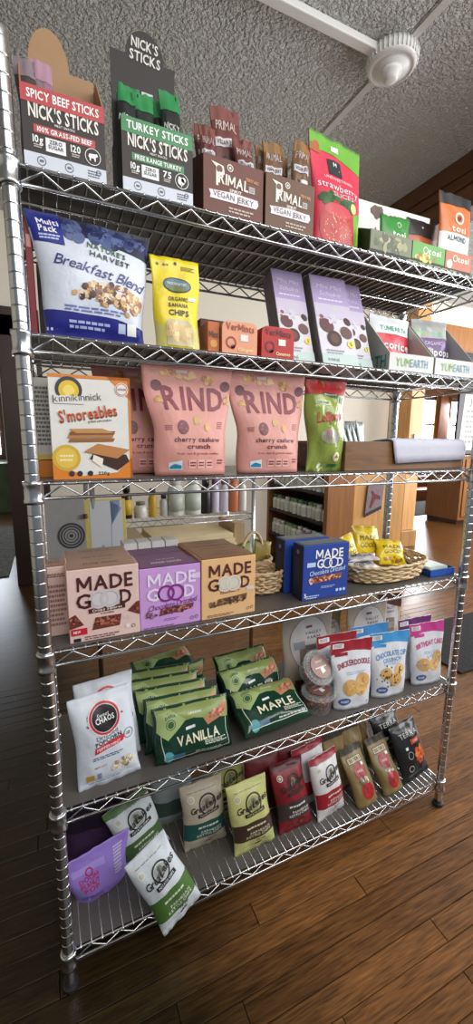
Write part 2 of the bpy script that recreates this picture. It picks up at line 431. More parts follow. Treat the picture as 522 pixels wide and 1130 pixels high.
for r_ in range(NROW):
    y = YS+r_*PITCHY; x = -1.15-fr.random()*.5 if y > -.3 else -.9-fr.random()*.3
    xe = 2.6 if y > .6 else 1.75+max(0, y)*1.2
    while x < xe and cnt < 300:
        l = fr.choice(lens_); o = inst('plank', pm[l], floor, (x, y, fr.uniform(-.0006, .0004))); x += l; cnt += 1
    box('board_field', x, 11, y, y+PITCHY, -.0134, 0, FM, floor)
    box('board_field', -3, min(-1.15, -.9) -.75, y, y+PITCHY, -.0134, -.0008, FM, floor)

# ---- ceiling of stippled plaster panels
def stucco():
    m = bpy.data.materials.new('stippled_plaster'); m.use_nodes = True; nt = m.node_tree; b = nt.nodes['Principled BSDF']; N = nt.nodes.new; L = nt.links.new
    ge = N('ShaderNodeNewGeometry')
    n = N('ShaderNodeTexNoise'); n.inputs['Scale'].default_value = 75; n.inputs['Detail'].default_value = 2.5; n.inputs['Roughness'].default_value = .5; n.inputs['Distortion'].default_value = .15
    L(ge.outputs['Position'], n.inputs['Vector'])
    rp = N('ShaderNodeValToRGB'); rp.color_ramp.elements[0].position = .36; rp.color_ramp.elements[1].position = .68; L(n.outputs[0], rp.inputs[0])
    bp = N('ShaderNodeBump'); bp.inputs['Strength'].default_value = 1; bp.inputs['Distance'].default_value = .03
    L(rp.outputs[0], bp.inputs['Height']); L(bp.outputs[0], b.inputs['Normal'])
    b.inputs['Base Color'].default_value = lin((228, 228, 224)); b.inputs['Roughness'].default_value = .85
    return m
ST = stucco()
ceil = struct(box('ceiling', -3, 11, -2.6, 9, ZC+.02, ZC+.12, mat('ceiling_board', (120, 118, 112), .9)), 'white stippled plaster ceiling in wide panels')
for x0, x1 in ((-3, -.905), (-.9, 1.497), (1.503, 2.41), (2.41, 11)):
    box('ceiling_panel', x0, x1, -2.6, 9, ZC, ZC+.02, ST, ceil)
box('seam_strip', 1.512, 1.545, -2.6, 9, ZC-.004, ZC, mat('seam_paint', (205, 205, 200), .7), ceil)

CREAM = mat('cream_plaster', (222, 214, 198), .8, bump=.1, bscale=30)
DARKW = wood('dark_walnut_trim', (70, 42, 26), .5, 3, (1, 1, 1))
ORANGE = wood('golden_oak', (186, 124, 66), .4, 4, (9, 9, .7))
ORANGE2 = wood('pale_oak', (214, 160, 96), .3, 4, (9, 9, .7))
BEAM = wood('brown_beam', (104, 64, 36), .5, 4, (9, 1, 9))

# ---- wooden beam where the ceiling steps down, along Y
bm_ = struct(box('trim_1', 2.41, 2.55, -2.6, 9, 2.60, ZC, BEAM), 'dark brown wooden ceiling beam')
box('beam_moulding', 2.375, 2.41, -2.6, 9, ZC-.10, ZC, BEAM, bm_)
box('beam_moulding', 2.392, 2.41, -2.6, 9, ZC-.16, ZC-.10, BEAM, bm_)
box('beam_moulding', 2.385, 2.41, -2.6, 9, 2.60, 2.65, BEAM, bm_)

# ---- back wall with the dark door casing on the left
wb = struct(box('wall_back', -.13, 3.75, 3.0, 3.12, 0, ZC, CREAM), 'cream plaster back wall')
struct(box('wall_back_over_door', -3, -.13, 3.0, 3.12, 2.2, ZC, CREAM), 'cream plaster above the doorway')
dc = struct(thing('door_1', 'dark walnut door casing at the left of the back wall', 'casing', (0, 0, 0)))
del dc['category']
box('casing_jamb', -.268, .03, 2.93, 3.16, 0, 2.16, mat('dark_casing', (44, 26, 18), .45, var=.25, vscale=5), dc, .006)
box('casing_head', -3, .03, 2.93, 3.16, 2.0, 2.215, mat('dark_casing', (44, 26, 18), .45, var=.25, vscale=5), dc, .006)
# room beyond the doorway
struct(box('wall_beyond_door', -3.2, .4, 7.6, 7.7, 0, ZC, CREAM), 'cream wall beyond the doorway')
w1 = struct(thing('window_1', 'bright window seen through the left doorway', 'window', (0, 0, 0))); del w1['category']
WINL = mat('daylight_pane', (255, 255, 255), .4)
def emit(name, c, s):
    m = bpy.data.materials.new(name); m.use_nodes = True; b = m.node_tree.nodes['Principled BSDF']
    b.inputs['Base Color'].default_value = lin(c); b.inputs['Emission Color'].default_value = lin(c); b.inputs['Emission Strength'].default_value = s; return m
SKYP = emit('daylight_behind_glass', (236, 244, 255), 18)
for k in range(2):
    box('pane', -1.35, -.72, 7.55, 7.57, .95+k*.5, 1.40+k*.5, SKYP, w1)
box('window_frame', -1.42, -.65, 7.57, 7.6, .85, 2.0, DARKW, w1)
pl = tag(box('green_cabinet', -1.5, -.55, 6.9, 7.5, 0, .82, mat('sage_paint', (70, 84, 60), .6, var=.3, vscale=4), None, .01), 'low green cabinet below the window beyond the doorway', 'cabinet')
tag(box('door_mat', -1.4, -.36, 3.25, 5.6, .0, .012, mat('grey_rug', (128, 128, 124), .95, bump=.8, bscale=60, var=.35, vscale=25), None, .004), 'grey woven mat beyond the dark doorway', 'mat')
box('baseboard', -.13+.17, 3.75, 2.975, 3.0, 0, .14, DARKW, wb)

struct(box('wall_left', -3.1, -3, -2.6, 9, 0, ZC, CREAM), 'cream plaster wall at the far left')
# ---- the far room on the right: oak panelling, windows, step
wf = struct(box('wall_far', 2.55, 11, 6.3, 6.42, 0, ZC, CREAM), 'cream far wall with oak panelling')
struct(box('wall_right', 10.6, 10.7, -2.6, 6.3, 0, ZC, CREAM), 'cream wall at the far right')
struct(box('trim_2', 3.95, 10.6, 3.0, 3.12, 2.36, 2.66, ORANGE), 'oak header across the opening')
struct(box('wall_over_opening', 3.75, 10.6, 3.01, 3.11, 2.66, ZC, CREAM), 'cream plaster above the oak header')
def framed_window(n, x0, x1, z0, z1, y):
    w = struct(thing('window_%d' % n, ['', '', 'tall bright window in the oak wall', 'bright window beside the dark sign'][n], 'window', (0, 0, 0))); del w['category']
    nn = 3; hh = (z1-z0)/nn
    for k in range(nn): box('pane', x0, x1, y-.02, y-.01, z0+k*hh+.02, z0+(k+1)*hh-.02, SKYP, w)
    for k in range(nn+1): box('muntin', x0-.04, x1+.04, y-.05, y-.005, z0+k*hh-.02, z0+k*hh+.02, DARKW, w)
    box('side_jamb', x0-.12, x0, y-.06, y, z0-.2, z1+.15, ORANGE, w); box('side_jamb', x1, x1+.12, y-.06, y, z0-.2, z1+.15, ORANGE, w)
    return w
framed_window(2, 7.95, 8.33, .5, 2.2, 6.3); framed_window(3, 8.86, 9.12, .5, 2.2, 6.3)
for i, (x0, x1) in enumerate(((7.55, 7.83), (8.45, 8.74), (9.24, 9.9))):
    struct(box('trim_%d' % (3+i), x0, x1, 6.2, 6.3, 0, 2.36, ORANGE if i != 1 else wood('red_oak', (140, 78, 40), .4, 4, (9, 9, .7))), 'oak panel of the far wall beside the windows')
struct(box('trim_6', 7.2, 9.9, 6.18, 6.3, 2.28, 2.45, ORANGE), 'oak rail above the far windows')
t7 = struct(box('trim_7', 7.1, 9.3, 5.95, 6.2, 0, .45, wood('red_oak', (140, 78, 40), .4, 4, (9, 9, .7))), 'oak bench panel below the far windows')
st = tag(box('wooden_step', 6.7, 7.9, 5.5, 5.95, 0, .22, wood('red_oak', (140, 78, 40), .4, 4, (9, 9, .7)), None, .01), 'low reddish wooden step before the far windows', 'step')
tag(box('floor_mat', 5.35, 7.6, 4.15, 5.3, 0, .012, mat('dark_mat', (44, 46, 48), .95, bump=.5, bscale=50), None, .004), 'dark grey mat at the foot of the far step', 'mat')
dr = thing('oak_cupboard', 'oak cupboard at the right edge with panelled door', 'cupboard', (5.95, 3.35, 0))
box('carcass', -.35, .7, 0, .6, .06, 1.02, ORANGE, dr, .008); box('door', -.30, .3, -.02, 0, .12, .98, ORANGE, dr, .006); box('plinth', -.33, .68, .03, .57, 0, .06, DARKW, dr)
tag(box('floor_mat', 1.98, 3.4, .52, 1.04, 0, .012, mat('black_rug', (26, 25, 27), .95, bump=.5, bscale=50), None, .004), 'black floor mat beside the right end of the shelving', 'mat')
cp = thing('oak_column', 'square oak column with moulded base at the end of the back wall', 'column', (3.86, 2.78, 0))
box('shaft', -.10, .10, -.10, .10, .2, ZC-.01, ORANGE2, cp, .008); box('base', -.13, .13, -.13, .13, 0, .2, ORANGE2, cp, .01)
tag(box('paper_notice', 3.83, 3.90, 2.66, 2.675, .86, 1.32, mat('notice', (228, 228, 224), .6)), 'narrow white notice hanging on the oak column', 'notice')
cf = thing('corner_shelf', 'pale shelf with jars left of the tall far window', 'shelf', (7.25, 6.1, 0))
box('upright', -.35, .28, .12, .18, .6, 2.25, mat('tan_wall', (205, 176, 140), .7), cf); box('shelf_board', -.3, .25, -.08, .14, 1.62, 1.66, ORANGE, cf); box('shelf_board', -.3, .25, -.08, .14, 1.0, 1.04, ORANGE, cf)
tag(lathe('wall_clock', [(.001, 0), (.16, 0), (.16, .04), (.13, .05), (.001, .05)], mat('clock', (225, 225, 225), .5), None, 18), 'round white clock on the corner shelf', 'clock')
bpy.data.objects['wall_clock'].matrix_world = Matrix.Translation((7.27, 6.06, 1.83)) @ Matrix.Rotation(R(90), 4, 'X')
tag(lathe('jar', [(.08, 0), (.09, .1), (.08, .3), (.05, .34), (.05, .38), (.001, .38)], mat('jar', (235, 220, 170), .4), None, 14, (7.12, 6.1, 1.04)), 'pale yellow jar on the lower corner shelf', 'jar')
tag(box('canister', 7.28, 7.44, 6.03, 6.17, 1.04, 1.34, mat('canister', (190, 196, 160), .5), None, .01), 'pale green canister on the lower corner shelf', 'canister')

# ---- ceiling conduit and round junction box
jb = thing('junction_box', 'round white plastic junction box on the ceiling', 'junction box', (1.508, .826, ZC))
WP = mat('white_plastic', (225, 225, 222), .4)
lathe('housing', [(.001, -.005), (.105, -.005), (.108, -.02), (.104, -.045), (.09, -.058), (.088, -.055), (.07, -.055), (.068, -.062), (.001, -.062)], WP, jb, 28)
for k in range(36):
    a = k*math.tau/36; tube('rib', [[(.109*math.cos(a), .109*math.sin(a), -.008), (.106*math.cos(a), .106*math.sin(a), -.045)]], .004, WP, jb, 5)
lathe('lamp_socket', [(.001, -.06), (.045, -.06), (.046, -.075), (.034, -.08), (.03, -.095), (.02, -.1), (.001, -.1)], WP, jb, 20)
tag(box('conduit', -3, 1.41, .826-.022, .826+.022, ZC-.03, ZC-.001, WP, None, .005), 'white surface conduit running to the round ceiling box', 'conduit')

# ---- open cabinet of vitamin bottles behind the shelving
vc = thing('vitamin_cabinet', 'open wooden cabinet of supplement bottles with oak end panel', 'cabinet', (2.0, 1.72, 0))
VW = wood('brown_oak', (148, 96, 50), .4, 4, (9, 9, .7))
box('end_panel', .26, .80, .06, .10, 0, 1.12, ORANGE2, vc, .004); box('stile', 0, .26, .06, .11, 0, 1.12, VW, vc, .004)
box('far_panel', 0, .34, 1.0, 1.04, 0, 1.12, VW, vc); box('back_panel', .32, .36, .10, 1.0, 0, 1.12, mat('cabinet_back', (28, 24, 22), .7), vc)
for z in (.10, .34, .58, .82): box('shelf_board', 0.0, .33, .11, 1.0, z-.02, z, mat('cabinet_shelf', (40, 30, 24), .6), vc)
box('top_board', -.02, .82, .04, 1.06, 1.12, 1.15, VW, vc)
vr = random.Random(5)
BOT = {}
NTH = 'first second third fourth fifth sixth seventh eighth ninth tenth eleventh twelfth'.split()
def bottle_me(h, r, c, cap):
    k = (h, r, c, cap)
    if k not in BOT:
        v, f = lathe_data([(r*.96, 0), (r, .005), (r, h*.66), (r*.8, h*.74), (r*.55, h*.78), (r*.55, h*.8)], 12)
        me = bpy.data.meshes.new('bottle'); me.from_pydata([tuple(q) for q in v], [], f); me.materials.append(mat('bottle', c, .35))
        v, f = lathe_data([(r*.7, h*.8), (r*.7, h*.99), (r*.6, h), (.001, h)], 12)
        m2 = bpy.data.meshes.new('cap'); m2.from_pydata([tuple(q) for q in v], [], f); m2.materials.append(mat('cap', cap, .4))
        v, f = lathe_data([(r*1.015, h*.14), (r*1.015, h*.6)], 12)
        m3 = bpy.data.meshes.new('label_band'); m3.from_pydata([tuple(q) for q in v], [], f[:-2]); m3.materials.append(mat('label', (226, 224, 214) if sum(c) < 620 else (206, 212, 200), .5))
        for q in (me, m2, m3): q.polygons.foreach_set('use_smooth', [True]*len(q.polygons))
        BOT[k] = (me, m2, m3)
    return BOT[k]
for si, z in enumerate((.34, .58, .82)):
    for k in range(12):
        c, cap = vr.choice([((232, 232, 226), (238, 238, 236)), ((224, 226, 214), (120, 160, 110)), ((236, 236, 232), (60, 80, 70)), ((214, 220, 206), (235, 235, 230))])
        if si == 0 and k in (2, 3, 4): c, cap = [((150, 70, 130), (230, 230, 230)), ((120, 80, 150), (235, 230, 235)), ((170, 120, 170), (235, 235, 235))][k-2]
        ms = bottle_me(.135, .034, c, cap)
        e = thing('supplement_bottle', 'supplement bottle on the %s shelf of the wooden cabinet, %s from its near end' % (['bottom', 'middle', 'upper'][si], NTH[k]), 'bottle', (2.05+vr.uniform(0, .02), 1.72+.16+k*.072, z), group='supplement bottles in the cabinet')
        inst('bottle', ms[0], e); inst('cap', ms[1], e); inst('label_band', ms[2], e)
# small cloth bag hanging on the oak end panel
hb = tag(prism('hanging_pouch', [(0, 0), (.17, .06), (.19, .30), (.02, .26)], 0, .014, mat('pouch_cloth', (128, 112, 116), .8, var=.2, vscale=30)), 'small grey printed pouch hanging on the oak end panel', 'pouch')
prism('printed_mark', [(.04, .08), (.06, .07), (.10, .15), (.15, .14), (.15, .17), (.09, .19), (.07, .22), (.05, .21), (.07, .17)], -.002, 0, mat('maroon_print', (110, 40, 50), .7), hb); prism('dark_corner', [(0, 0), (.17, .06), (.172, .09), (.002, .03)], -.002, 0, mat('dark_print', (50, 42, 46), .7), hb)
hb.location = (2.36, 1.755, .62)

# ---- second wire rack behind, with jars and a pile of boards
rk = thing('background_rack', 'second chrome wire rack standing behind the shelving', 'rack', (0, 0, 0))
for x, y in ((.21, 1.24), (1.075, 1.24), (.21, 1.62), (1.075, 1.62)): lathe('post', [(.0125, 0), (.0125, 1.06)], STEEL, rk, 10, (x, y, 0))
for z in (.822, .62):
    sh = tube('shelf_rail', [[(.21, 1.24, z), (1.075, 1.24, z)], [(.21, 1.62, z), (1.075, 1.62, z)], [(.21, 1.24, z-.03), (1.075, 1.24, z-.03)]], .003, STEEL, rk)
    tube('truss_wire', [[(.21+k*.0315, 1.24, z-(.03 if k % 2 else 0)) for k in range(28)]], .002, STEEL, sh, 5)
    for k in range(34): tube('wire', [[(.225+k*.025, 1.24, z+.003), (.225+k*.025, 1.62, z+.003)]], .0018, STEEL, sh, 4)
BG = [(.385, .17, .026, (52, 34, 22), (20, 18, 18), 'dark amber bottle with yellow label', (226, 190, 60)), (.455, .085, .034, (226, 224, 216), (120, 120, 118), 'small white jar with grey lid', None),
      (.520, .15, .024, (214, 172, 60), (40, 36, 30), 'yellow dropper bottle with dark cap', None), (.580, .12, .022, (205, 205, 200), (46, 44, 44), 'small grey bottle with dark cap', None),
      (.645, .21, .045, (222, 224, 214), (232, 232, 228), 'large white lotion bottle left of its twin', (200, 206, 192)), (.745, .21, .045, (220, 224, 212), (235, 235, 232), 'large white lotion bottle right of its twin', (196, 206, 190)),
      (.820, .19, .03, (36, 30, 34), (22, 20, 22), 'dark bottle right of the lotion bottles', None), (.875, .2, .026, (206, 198, 214), (120, 88, 124), 'slim lavender bottle beside the dark bottle', None),
      (.932, .2, .026, (210, 204, 216), (118, 90, 122), 'slim lavender bottle beside the orange bottle', None), (.99, .22, .03, (206, 120, 74), (226, 180, 150), 'orange bottle near the right rack post', None), (1.045, .2, .026, (222, 220, 214), (210, 210, 206), 'white bottle at the right rack post', None)]
for x, h, r, c, cap, lb, lc in BG:
    e = thing('toiletry_bottle', lb+' on the rear rack', 'bottle', (x, 1.33, .827), group='bottles on the rear rack')
    a = bottle_me(h, r, c, cap); inst('bottle', a[0], e); inst('cap', a[1], e)
    if lc: lathe('label_band', [(r*1.02, h*.12), (r*1.02, h*.58)], mat('label', lc, .5), e, 12)
# sheets of board on the lower rack shelf
for i, (x0, x1, y0, y1, c, lb) in enumerate(((.34, .495, 1.26, 1.6, (196, 172, 140), 'tan cardboard sheet at the left of the rear rack'), (.50, .98, 1.25, 1.6, (236, 216, 172), 'large cream board lying on the rear rack'))):
    for k in range(3):
        q = tag(box('board_sheet', x0+k*.006, x1-k*.01, y0+k*.004, y1, .628+.029*k+.001*i, .655+.029*k+.001*i, mat('board', c, .7, var=.06, vscale=12), None, .002),
                lb+[', lowest of the pile', ', middle of the pile', ', topmost of the pile'][k], 'board', 'board sheets on the rear rack')
tag(box('kraft_box', .985, 1.055, 1.30, 1.55, .627, .76, mat('kraft', (186, 160, 126), .7), None, .003), 'kraft box at the right end of the rear rack', 'box')
# grey card with rings and a white notebook
gc = Carton('spiral_card', 'grey card with printed concentric rings behind the cereal bar boxes', 'card', (.085, 1.20, .627), .17, .34, .012, (170, 168, 166), lean=6)
for r_ in (.36, .28, .20, .12): gc.disc(.62, .46, r_, (70, 70, 72), 1, ring=.16, n=28, name='printed_ring')
gc.disc(.62, .46, .05, (60, 60, 60), 1)
nb = Carton('wall_notebook', 'white notebook with yellow edges and black rings beside the grey card', 'notebook', (.265, 1.20, .627), .19, .32, .014, (222, 205, 110), lean=6)
nb.rect(.52, .5, .80, .96, (220, 222, 228), 1)
nb.poly([(.62, .98), (.86, .98), (.86, .9), (.62, .62), (.60, .08), (.615, .08), (.635, .6), (.9, .86)], (150, 165, 200), 2)
nb.text('M', .4, .28, .06, .06, (140, 150, 180))
for v in (.16, .74): tube('binder_ring', [[(-.093+.008*math.cos(a*.5), -.006+.012*math.sin(a*.5), .32*(v+dz)) for a in range(13)] for dz in (0, .025, .05)], .003, mat('black_ring', (20, 20, 20), .4), nb.root, 5)

# ================================================================== THE WIRE SHELVING UNIT
WX, DY, HP = 1.18, .33, 1.85
SZ = [1.667, 1.409, 1.153, .821, .459, .096]
unit = thing('wire_shelving_unit', 'chrome wire shelving unit with six shelves full of snacks', 'shelving')
pp = [(.012, .012)]
z = .03
while z < HP-.02:
    pp += [(.0127, z), (.0127, z+.001), (.0127, z+.0226), (.0127, z+.0236), (.0118, z+.0239), (.0118, z+.0251)]; z += .0254
pp += [(.0127, HP-.006), (.0105, HP)]
v, f = lathe_data(pp, 16); pme = bpy.data.meshes.new('post'); pme.from_pydata([tuple(q) for q in v], [], f); pme.materials.append(STEEL); pme.polygons.foreach_set('use_smooth', [True]*len(pme.polygons))
fme = obj('foot', *lathe_data([(.016, 0), (.018, .004), (.018, .012), (.008, .014), (.008, .03)], 14), mat('dark_foot', (30, 30, 32), .5), unit); fme = fme.data
bpy.data.objects.remove(bpy.data.objects['foot'])
for (x, y) in ((0, 0), (WX, 0), (0, DY), (WX, DY)):
    p = inst('post', pme, unit, (x, y, 0)); inst('foot', fme, p)
sv, sf = lathe_data([(.0135, -.036), (.0172, -.036), (.0176, -.030), (.0160, -.026), (.0160, -.004), (.0176, 0), (.0176, .005), (.0135, .006)], 16)
sme = bpy.data.meshes.new('corner_sleeve'); sme.from_pydata([tuple(q) for q in sv], [], sf); sme.materials.append(STEEL); sme.polygons.foreach_set('use_smooth', [True]*len(sme.polygons))
LINER = mat('smoky_liner', (84, 80, 77), .35)
th = .027
def seg_mesh(name, paths, r, n=6):
    v, f = tube_data(paths, r, n); me = bpy.data.meshes.new(name); me.from_pydata([tuple(q) for q in v], [], f); me.materials.append(STEEL); me.polygons.foreach_set('use_smooth', [True]*len(me.polygons)); return me
xs0, xs1, ys0, ys1 = .017, WX-.017, .017, DY-.017
top_me = seg_mesh('shelf', [[(xs0, 0, 0), (xs1, 0, 0)], [(xs0, DY, 0), (xs1, DY, 0)], [(0, ys0, 0), (0, ys1, 0)], [(WX, ys0, 0), (WX, ys1, 0)]], .0031)
bot_f = seg_mesh('edge_rail', [[(xs0, 0, -th), (xs1, 0, -th)]], .0031); bot_s = seg_mesh('edge_rail', [[(0, ys0, -th), (0, ys1, -th)]], .0031)
nz = 36; zz = [(xs0+(xs1-xs0)*k/nz, 0, -.003 if k % 2 else -th+.003) for k in range(nz+1)]
zig_f = seg_mesh('truss_wire', [zz], .0021, 6)
zig_s = seg_mesh('truss_wire', [[(0, ys0+(ys1-ys0)*k/10, -.003 if k % 2 else -th+.003) for k in range(11)]], .0021, 6)
wire_me = seg_mesh('wire', [[(0, -.0045, -.001), (0, -.003, .0022), (0, DY+.003, .0022), (0, DY+.0045, -.001)]], .0018, 6)
cross_me = seg_mesh('cross_wire', [[(.004, 0, -.0035), (WX-.004, 0, -.0035)]], .0028)
for z in SZ:
    s_ = inst('shelf', top_me, unit, (0, 0, z))
    inst('edge_rail', bot_f, s_); inst('edge_rail', bot_f, s_, (0, DY, 0)); inst('edge_rail', bot_s, s_); inst('edge_rail', bot_s, s_, (WX, 0, 0))
    inst('truss_wire', zig_f, s_); inst('truss_wire', zig_f, s_, (0, DY, 0)); inst('truss_wire', zig_s, s_); inst('truss_wire', zig_s, s_, (WX, 0, 0))
    for k in range(49): inst('wire', wire_me, s_, (.026+k*(WX-.052)/48, 0, 0))
    for y in (.11, .22): inst('cross_wire', cross_me, s_, (0, y, 0))
    for (x, y) in ((0, 0), (WX, 0), (0, DY), (WX, DY)): inst('corner_sleeve', sme, s_, (x, y, 0))
    dz = -.0019 if z == SZ[-1] else 0      # the lowest liner has sunk between the wires
    box('liner', .012, WX-.012, .004, DY-.004, .0041+dz, .0053+dz, LINER, s_)
S1, S2, S3, S4, S5, S6 = [z+.0056 for z in SZ]

# ================================================================== PRODUCTS
ORD = ['leftmost', 'second from the left', 'third from the left', 'fourth from the left', 'fifth from the left', 'sixth from the left']
KRAFT = (156, 120, 84)
def panel(name, poly, y0, y1, mo, mi_, parent, axis='y'):
    """thin card: first cap = outside material, second cap = inside"""
    n = len(poly); return prism(name, poly, y0, y1, [mo, mi_], parent, mi=[0, 1]+[1]*n, axis=axis)
class Display(Prod):
    """open-topped display box of five card panels; prints go on the front panel"""
    kind = 'carton'
    def __init__(s, name, label, loc, w, hf, d, hs, hb, c, inner=KRAFT, side=None, header=None, backc=None, yaw=0, group=None, curve=False):
        s.place(name, label, 'display box', loc, yaw, 0, 0, group); s.w, s.h, s.d = w, hf, d
        t = .0022; o, i_ = paper(c), paper(inner); sd = paper(side or c)
        panel('front_panel', [(-w/2, 0), (w/2, 0), (w/2, hf), (-w/2, hf)], 0, t, o, i_, s.root)
        if curve: sp = [(t, 0), (d, 0), (d, hs)]+[(d*(1-.92*k/6), hs-(hs-hf)*math.sin(k/6*1.57)**1.0) for k in range(1, 7)]+[(t, hf)]
        else: sp = [(t, 0), (d, 0), (d, hs), (d*.72, hs), (t, hf)]
        panel('side_panel', sp, -w/2, -w/2+t, sd, i_, s.root, 'x'); panel('side_panel', sp, w/2, w/2-t, sd, i_, s.root, 'x')
        box('base_panel', -w/2+t, w/2-t, t, d, 0, t, i_, s.root)
        bp = [(-w/2+t, 0), (w/2-t, 0), (w/2-t, hb)]
        if header:
            hw, hh, hx = header
            bp += [(hx+hw*math.cos(a*math.pi/12), hb+hh*math.sin(a*math.pi/12)) for a in range(13)]
        bp += [(-w/2+t, hb)]
        s.backy = d-t
        panel('back_panel', bp, d-t, d, paper(backc or inner), i_, s.root); s.hb = hb
    def dim(s, face): return {'front': (s.w, s.h), 'left': (s.d, s.h), 'back': (s.w, s.hb)}[face]
    def normal(s, face): return (-1, 0, 0) if face == 'left' else (0, -1, 0)
    def map(s, face, u, v, o):
        if face == 'left': return (-s.w/2-o, (1-u)*s.d, v*s.h)
        if face == 'back': return ((u-.5)*s.w, s.backy-o, v*s.hb)
        return ((u-.5)*s.w, -o, v*s.h)

# ---------------------------------------------------------------- shelf 1: meat sticks, jerky, dried fruit
def nick(x, w, band, t1, t2, num, label, side, beef):
    b = Display('meat_stick_display', label, (x, .008, S1), w, .118, .105, .205 if beef else .122, .222 if beef else .292, (40, 30, 28), header=(.034 if beef else .038, .060 if beef else .046, -.014 if beef else .004), backc=KRAFT if beef else (36, 31, 30))
    b.rect(.5, .895, 1, .21, band); b.text(t1, .5, .895, .86, .10, WHITE)
    b.text("NICK'S STICKS", .5, .70, .84, .16, (226, 222, 214)); b.text('MEAT SNACKS', .5, .585, .24, .03, (210, 206, 200))
    b.rect(.5, .49, .74, .10, band, 1); b.text(t2, .5, .49, .66, .058, WHITE)
    b.text('10g', .17, .36, .12, .085, WHITE); b.lines(.17, .28, .1, .05, 2, (190, 186, 180))
    b.rect(.38, .325, .24, .17, (226, 228, 230), 1); b.text('ZERO', .38, .365, .15, .045, (40, 34, 34)); b.text('SUGAR', .38, .305, .18, .045, (40, 34, 34))
    b.text(num, .62, .36, .12, .085, WHITE); b.lines(.62, .28, .1, .05, 2, (190, 186, 180))
    b.disc(.835, .325, .10, WHITE, 2, ring=.07, n=26)
    if beef:
        b.poly([(.775, .32), (.79, .36), (.87, .365), (.885, .375), (.9, .345), (.885, .33), (.87, .325), (.868, .27), (.855, .27), (.85, .305), (.81, .305), (.806, .27), (.792, .27), (.79, .31)], WHITE, 2, name='cow_print')
    else:
        b.disc(.825, .32, .05, WHITE, 2); b.disc(.86, .345, .035, WHITE, 2); b.disc(.80, .365, .018, WHITE, 3); b.rect(.83, .27, .012, .05, WHITE, 2)
    b.rect(.5, .095, 1, .19, (196, 202, 214), 1)
    for u in (.2, .53): b.disc(u, .10, .055, (74, 78, 90), 2, ring=.2); b.rect(u, .10, .05, .03, (74, 78, 90), 2)
    b.lines(.84, .10, .16, .1, 3, (74, 78, 90)); b.disc(.9, .13, .035, (74, 78, 90), 2, ring=.3)
    return b
nb1 = nick(.0875, .128, (176, 40, 48), 'SPICY BEEF STICKS', '100% GRASS-FED BEEF', '120', 'brown meat stick display box with red band and bare kraft back flap', None, True)
nb2 = nick(.245, .130, (36, 124, 66), 'TURKEY STICKS', 'FREE RANGE TURKEY', '75', 'black meat stick display box with green band and arched header', None, False)
nb2.text("NICK'S", .53, 1.075, .40, .055, (205, 203, 198), rot=-3, face='back'); nb2.text('STICKS', .53, 1.0, .46, .055, (205, 203, 198), rot=-3, face='back')
nb2.rect(.55, .78, .17, .055, (196, 194, 186), 1, 'back')
def stick(x, y, z, w, h, c, top, label, lean=8, roll=0, seed=1, word="NICK'S", band=None):
    b = Bag('meat_stick', label, 'meat stick', (x, y, z), w, h, .016, c, lean=lean, roll=roll, seed=seed, seal=.07, group='sticks in the display boxes', nu=8, nv=14, part='wrapper')
    b.band(.84, 1, top, 1)
    b.text(word, .5, .70, .8, .05, (200, 200, 196), rot=-4); b.text('STICKS', .5, .62, .8, .05, (200, 200, 196), rot=-4)
    return b
G1, GB = (40, 128, 70), (34, 40, 36)
for i, (dx, h, rl, cy) in enumerate(((-.049, .212, -3, .045), (-.020, .212, 5, .062), (.006, .206, 5, .045), (.028, .218, -2, .066), (.048, .226, 2, .045))):
    stick(.245+dx, .012+cy, S1+.003, .040, h, GB, G1, 'green topped turkey stick standing in the black display box, '+ORD[i], 6, rl, 20+i)
for i, (dx, h, rl, cy) in enumerate(((-.048, .188, 2, .035), (-.040, .215, -4, .064), (-.020, .168, 8, .045))):
    stick(.0875+dx, .012+cy, S1+.003, .034, h, [(70, 58, 60), (150, 110, 128), (60, 56, 58)][i], [(128, 112, 120), (168, 130, 146), (120, 104, 110)][i], 'silvery beef stick standing in the red banded display box, '+ORD[i], 6, rl, 30+i)

def primal(x, w, c, label, yaw):
    b = Display('jerky_display', label, (x, .010, S1), w, .10, .10, .125, .125, c, inner=(70, 44, 34), yaw=yaw)
    P = (232, 224, 214)
    b.poly([(.12, .90), (.32, .86), (.34, .72), (.24, .66), (.235, .50), (.20, .50), (.20, .82)], P, 1, name='lettering'); b.disc(.255, .79, .05, c, 2)
    b.text('RIMAL', .49, .63, .50, .18, P, rot=-3, layer=3, wt=1); b.disc(.43, .86, .05, P, 2, ring=.25); b.disc(.43, .86, .02, P, 2)
    b.text('SPIRIT', .52, .47, .2, .05, P)
    b.poly([(.10, .26), (.88, .26), (.92, .34), (.90, .42), (.48, .44), (.08, .40), (.11, .33)], (226, 216, 222), 2); b.text('VEGAN JERKY', .49, .345, .68, .10, (70, 48, 52), rot=-1, layer=4, wt=0)
    b.text('TERIYAKI', .80, .74, .22, .055, (214, 140, 70), rot=-3); b.rect(.80, .58, .10, .11, (205, 200, 196), 1); b.lines(.80, .58, .09, .09, 4, (60, 50, 48)); b.lines(.62, .13, .42, .12, 2, (180, 160, 150))
    return b
primal(.397, .130, (100, 52, 42), 'reddish brown vegan jerky display box next to the black one', 1)
primal(.527, .120, (96, 66, 44), 'coffee brown vegan jerky display box beside the strawberry bag', 1)
def jerky(x, y, w, h, c, cap, label, lean, roll, seed):
    b = Bag('jerky_packet', label, 'jerky packet', (x, y, S1+.003), w, h, .014, c, lean=lean, roll=roll, seed=seed, group='packets in the jerky displays', nu=10, nv=14, seal=.05, part='wrapper', wr=1.6)
    b.band(.88, 1, cap, 1); b.text('PRIMAL', .5, .84, .74, .075, (206, 190, 184), rot=-2, wt=0)
    b.rect(.5, .70, .84, .075, (205, 200, 204), 2); b.text('VEGAN JERKY', .5, .70, .7, .035, (70, 54, 56), layer=4)
    b.rect(.5, .52, .5, .14, (60, 40, 38), 1)
    return b
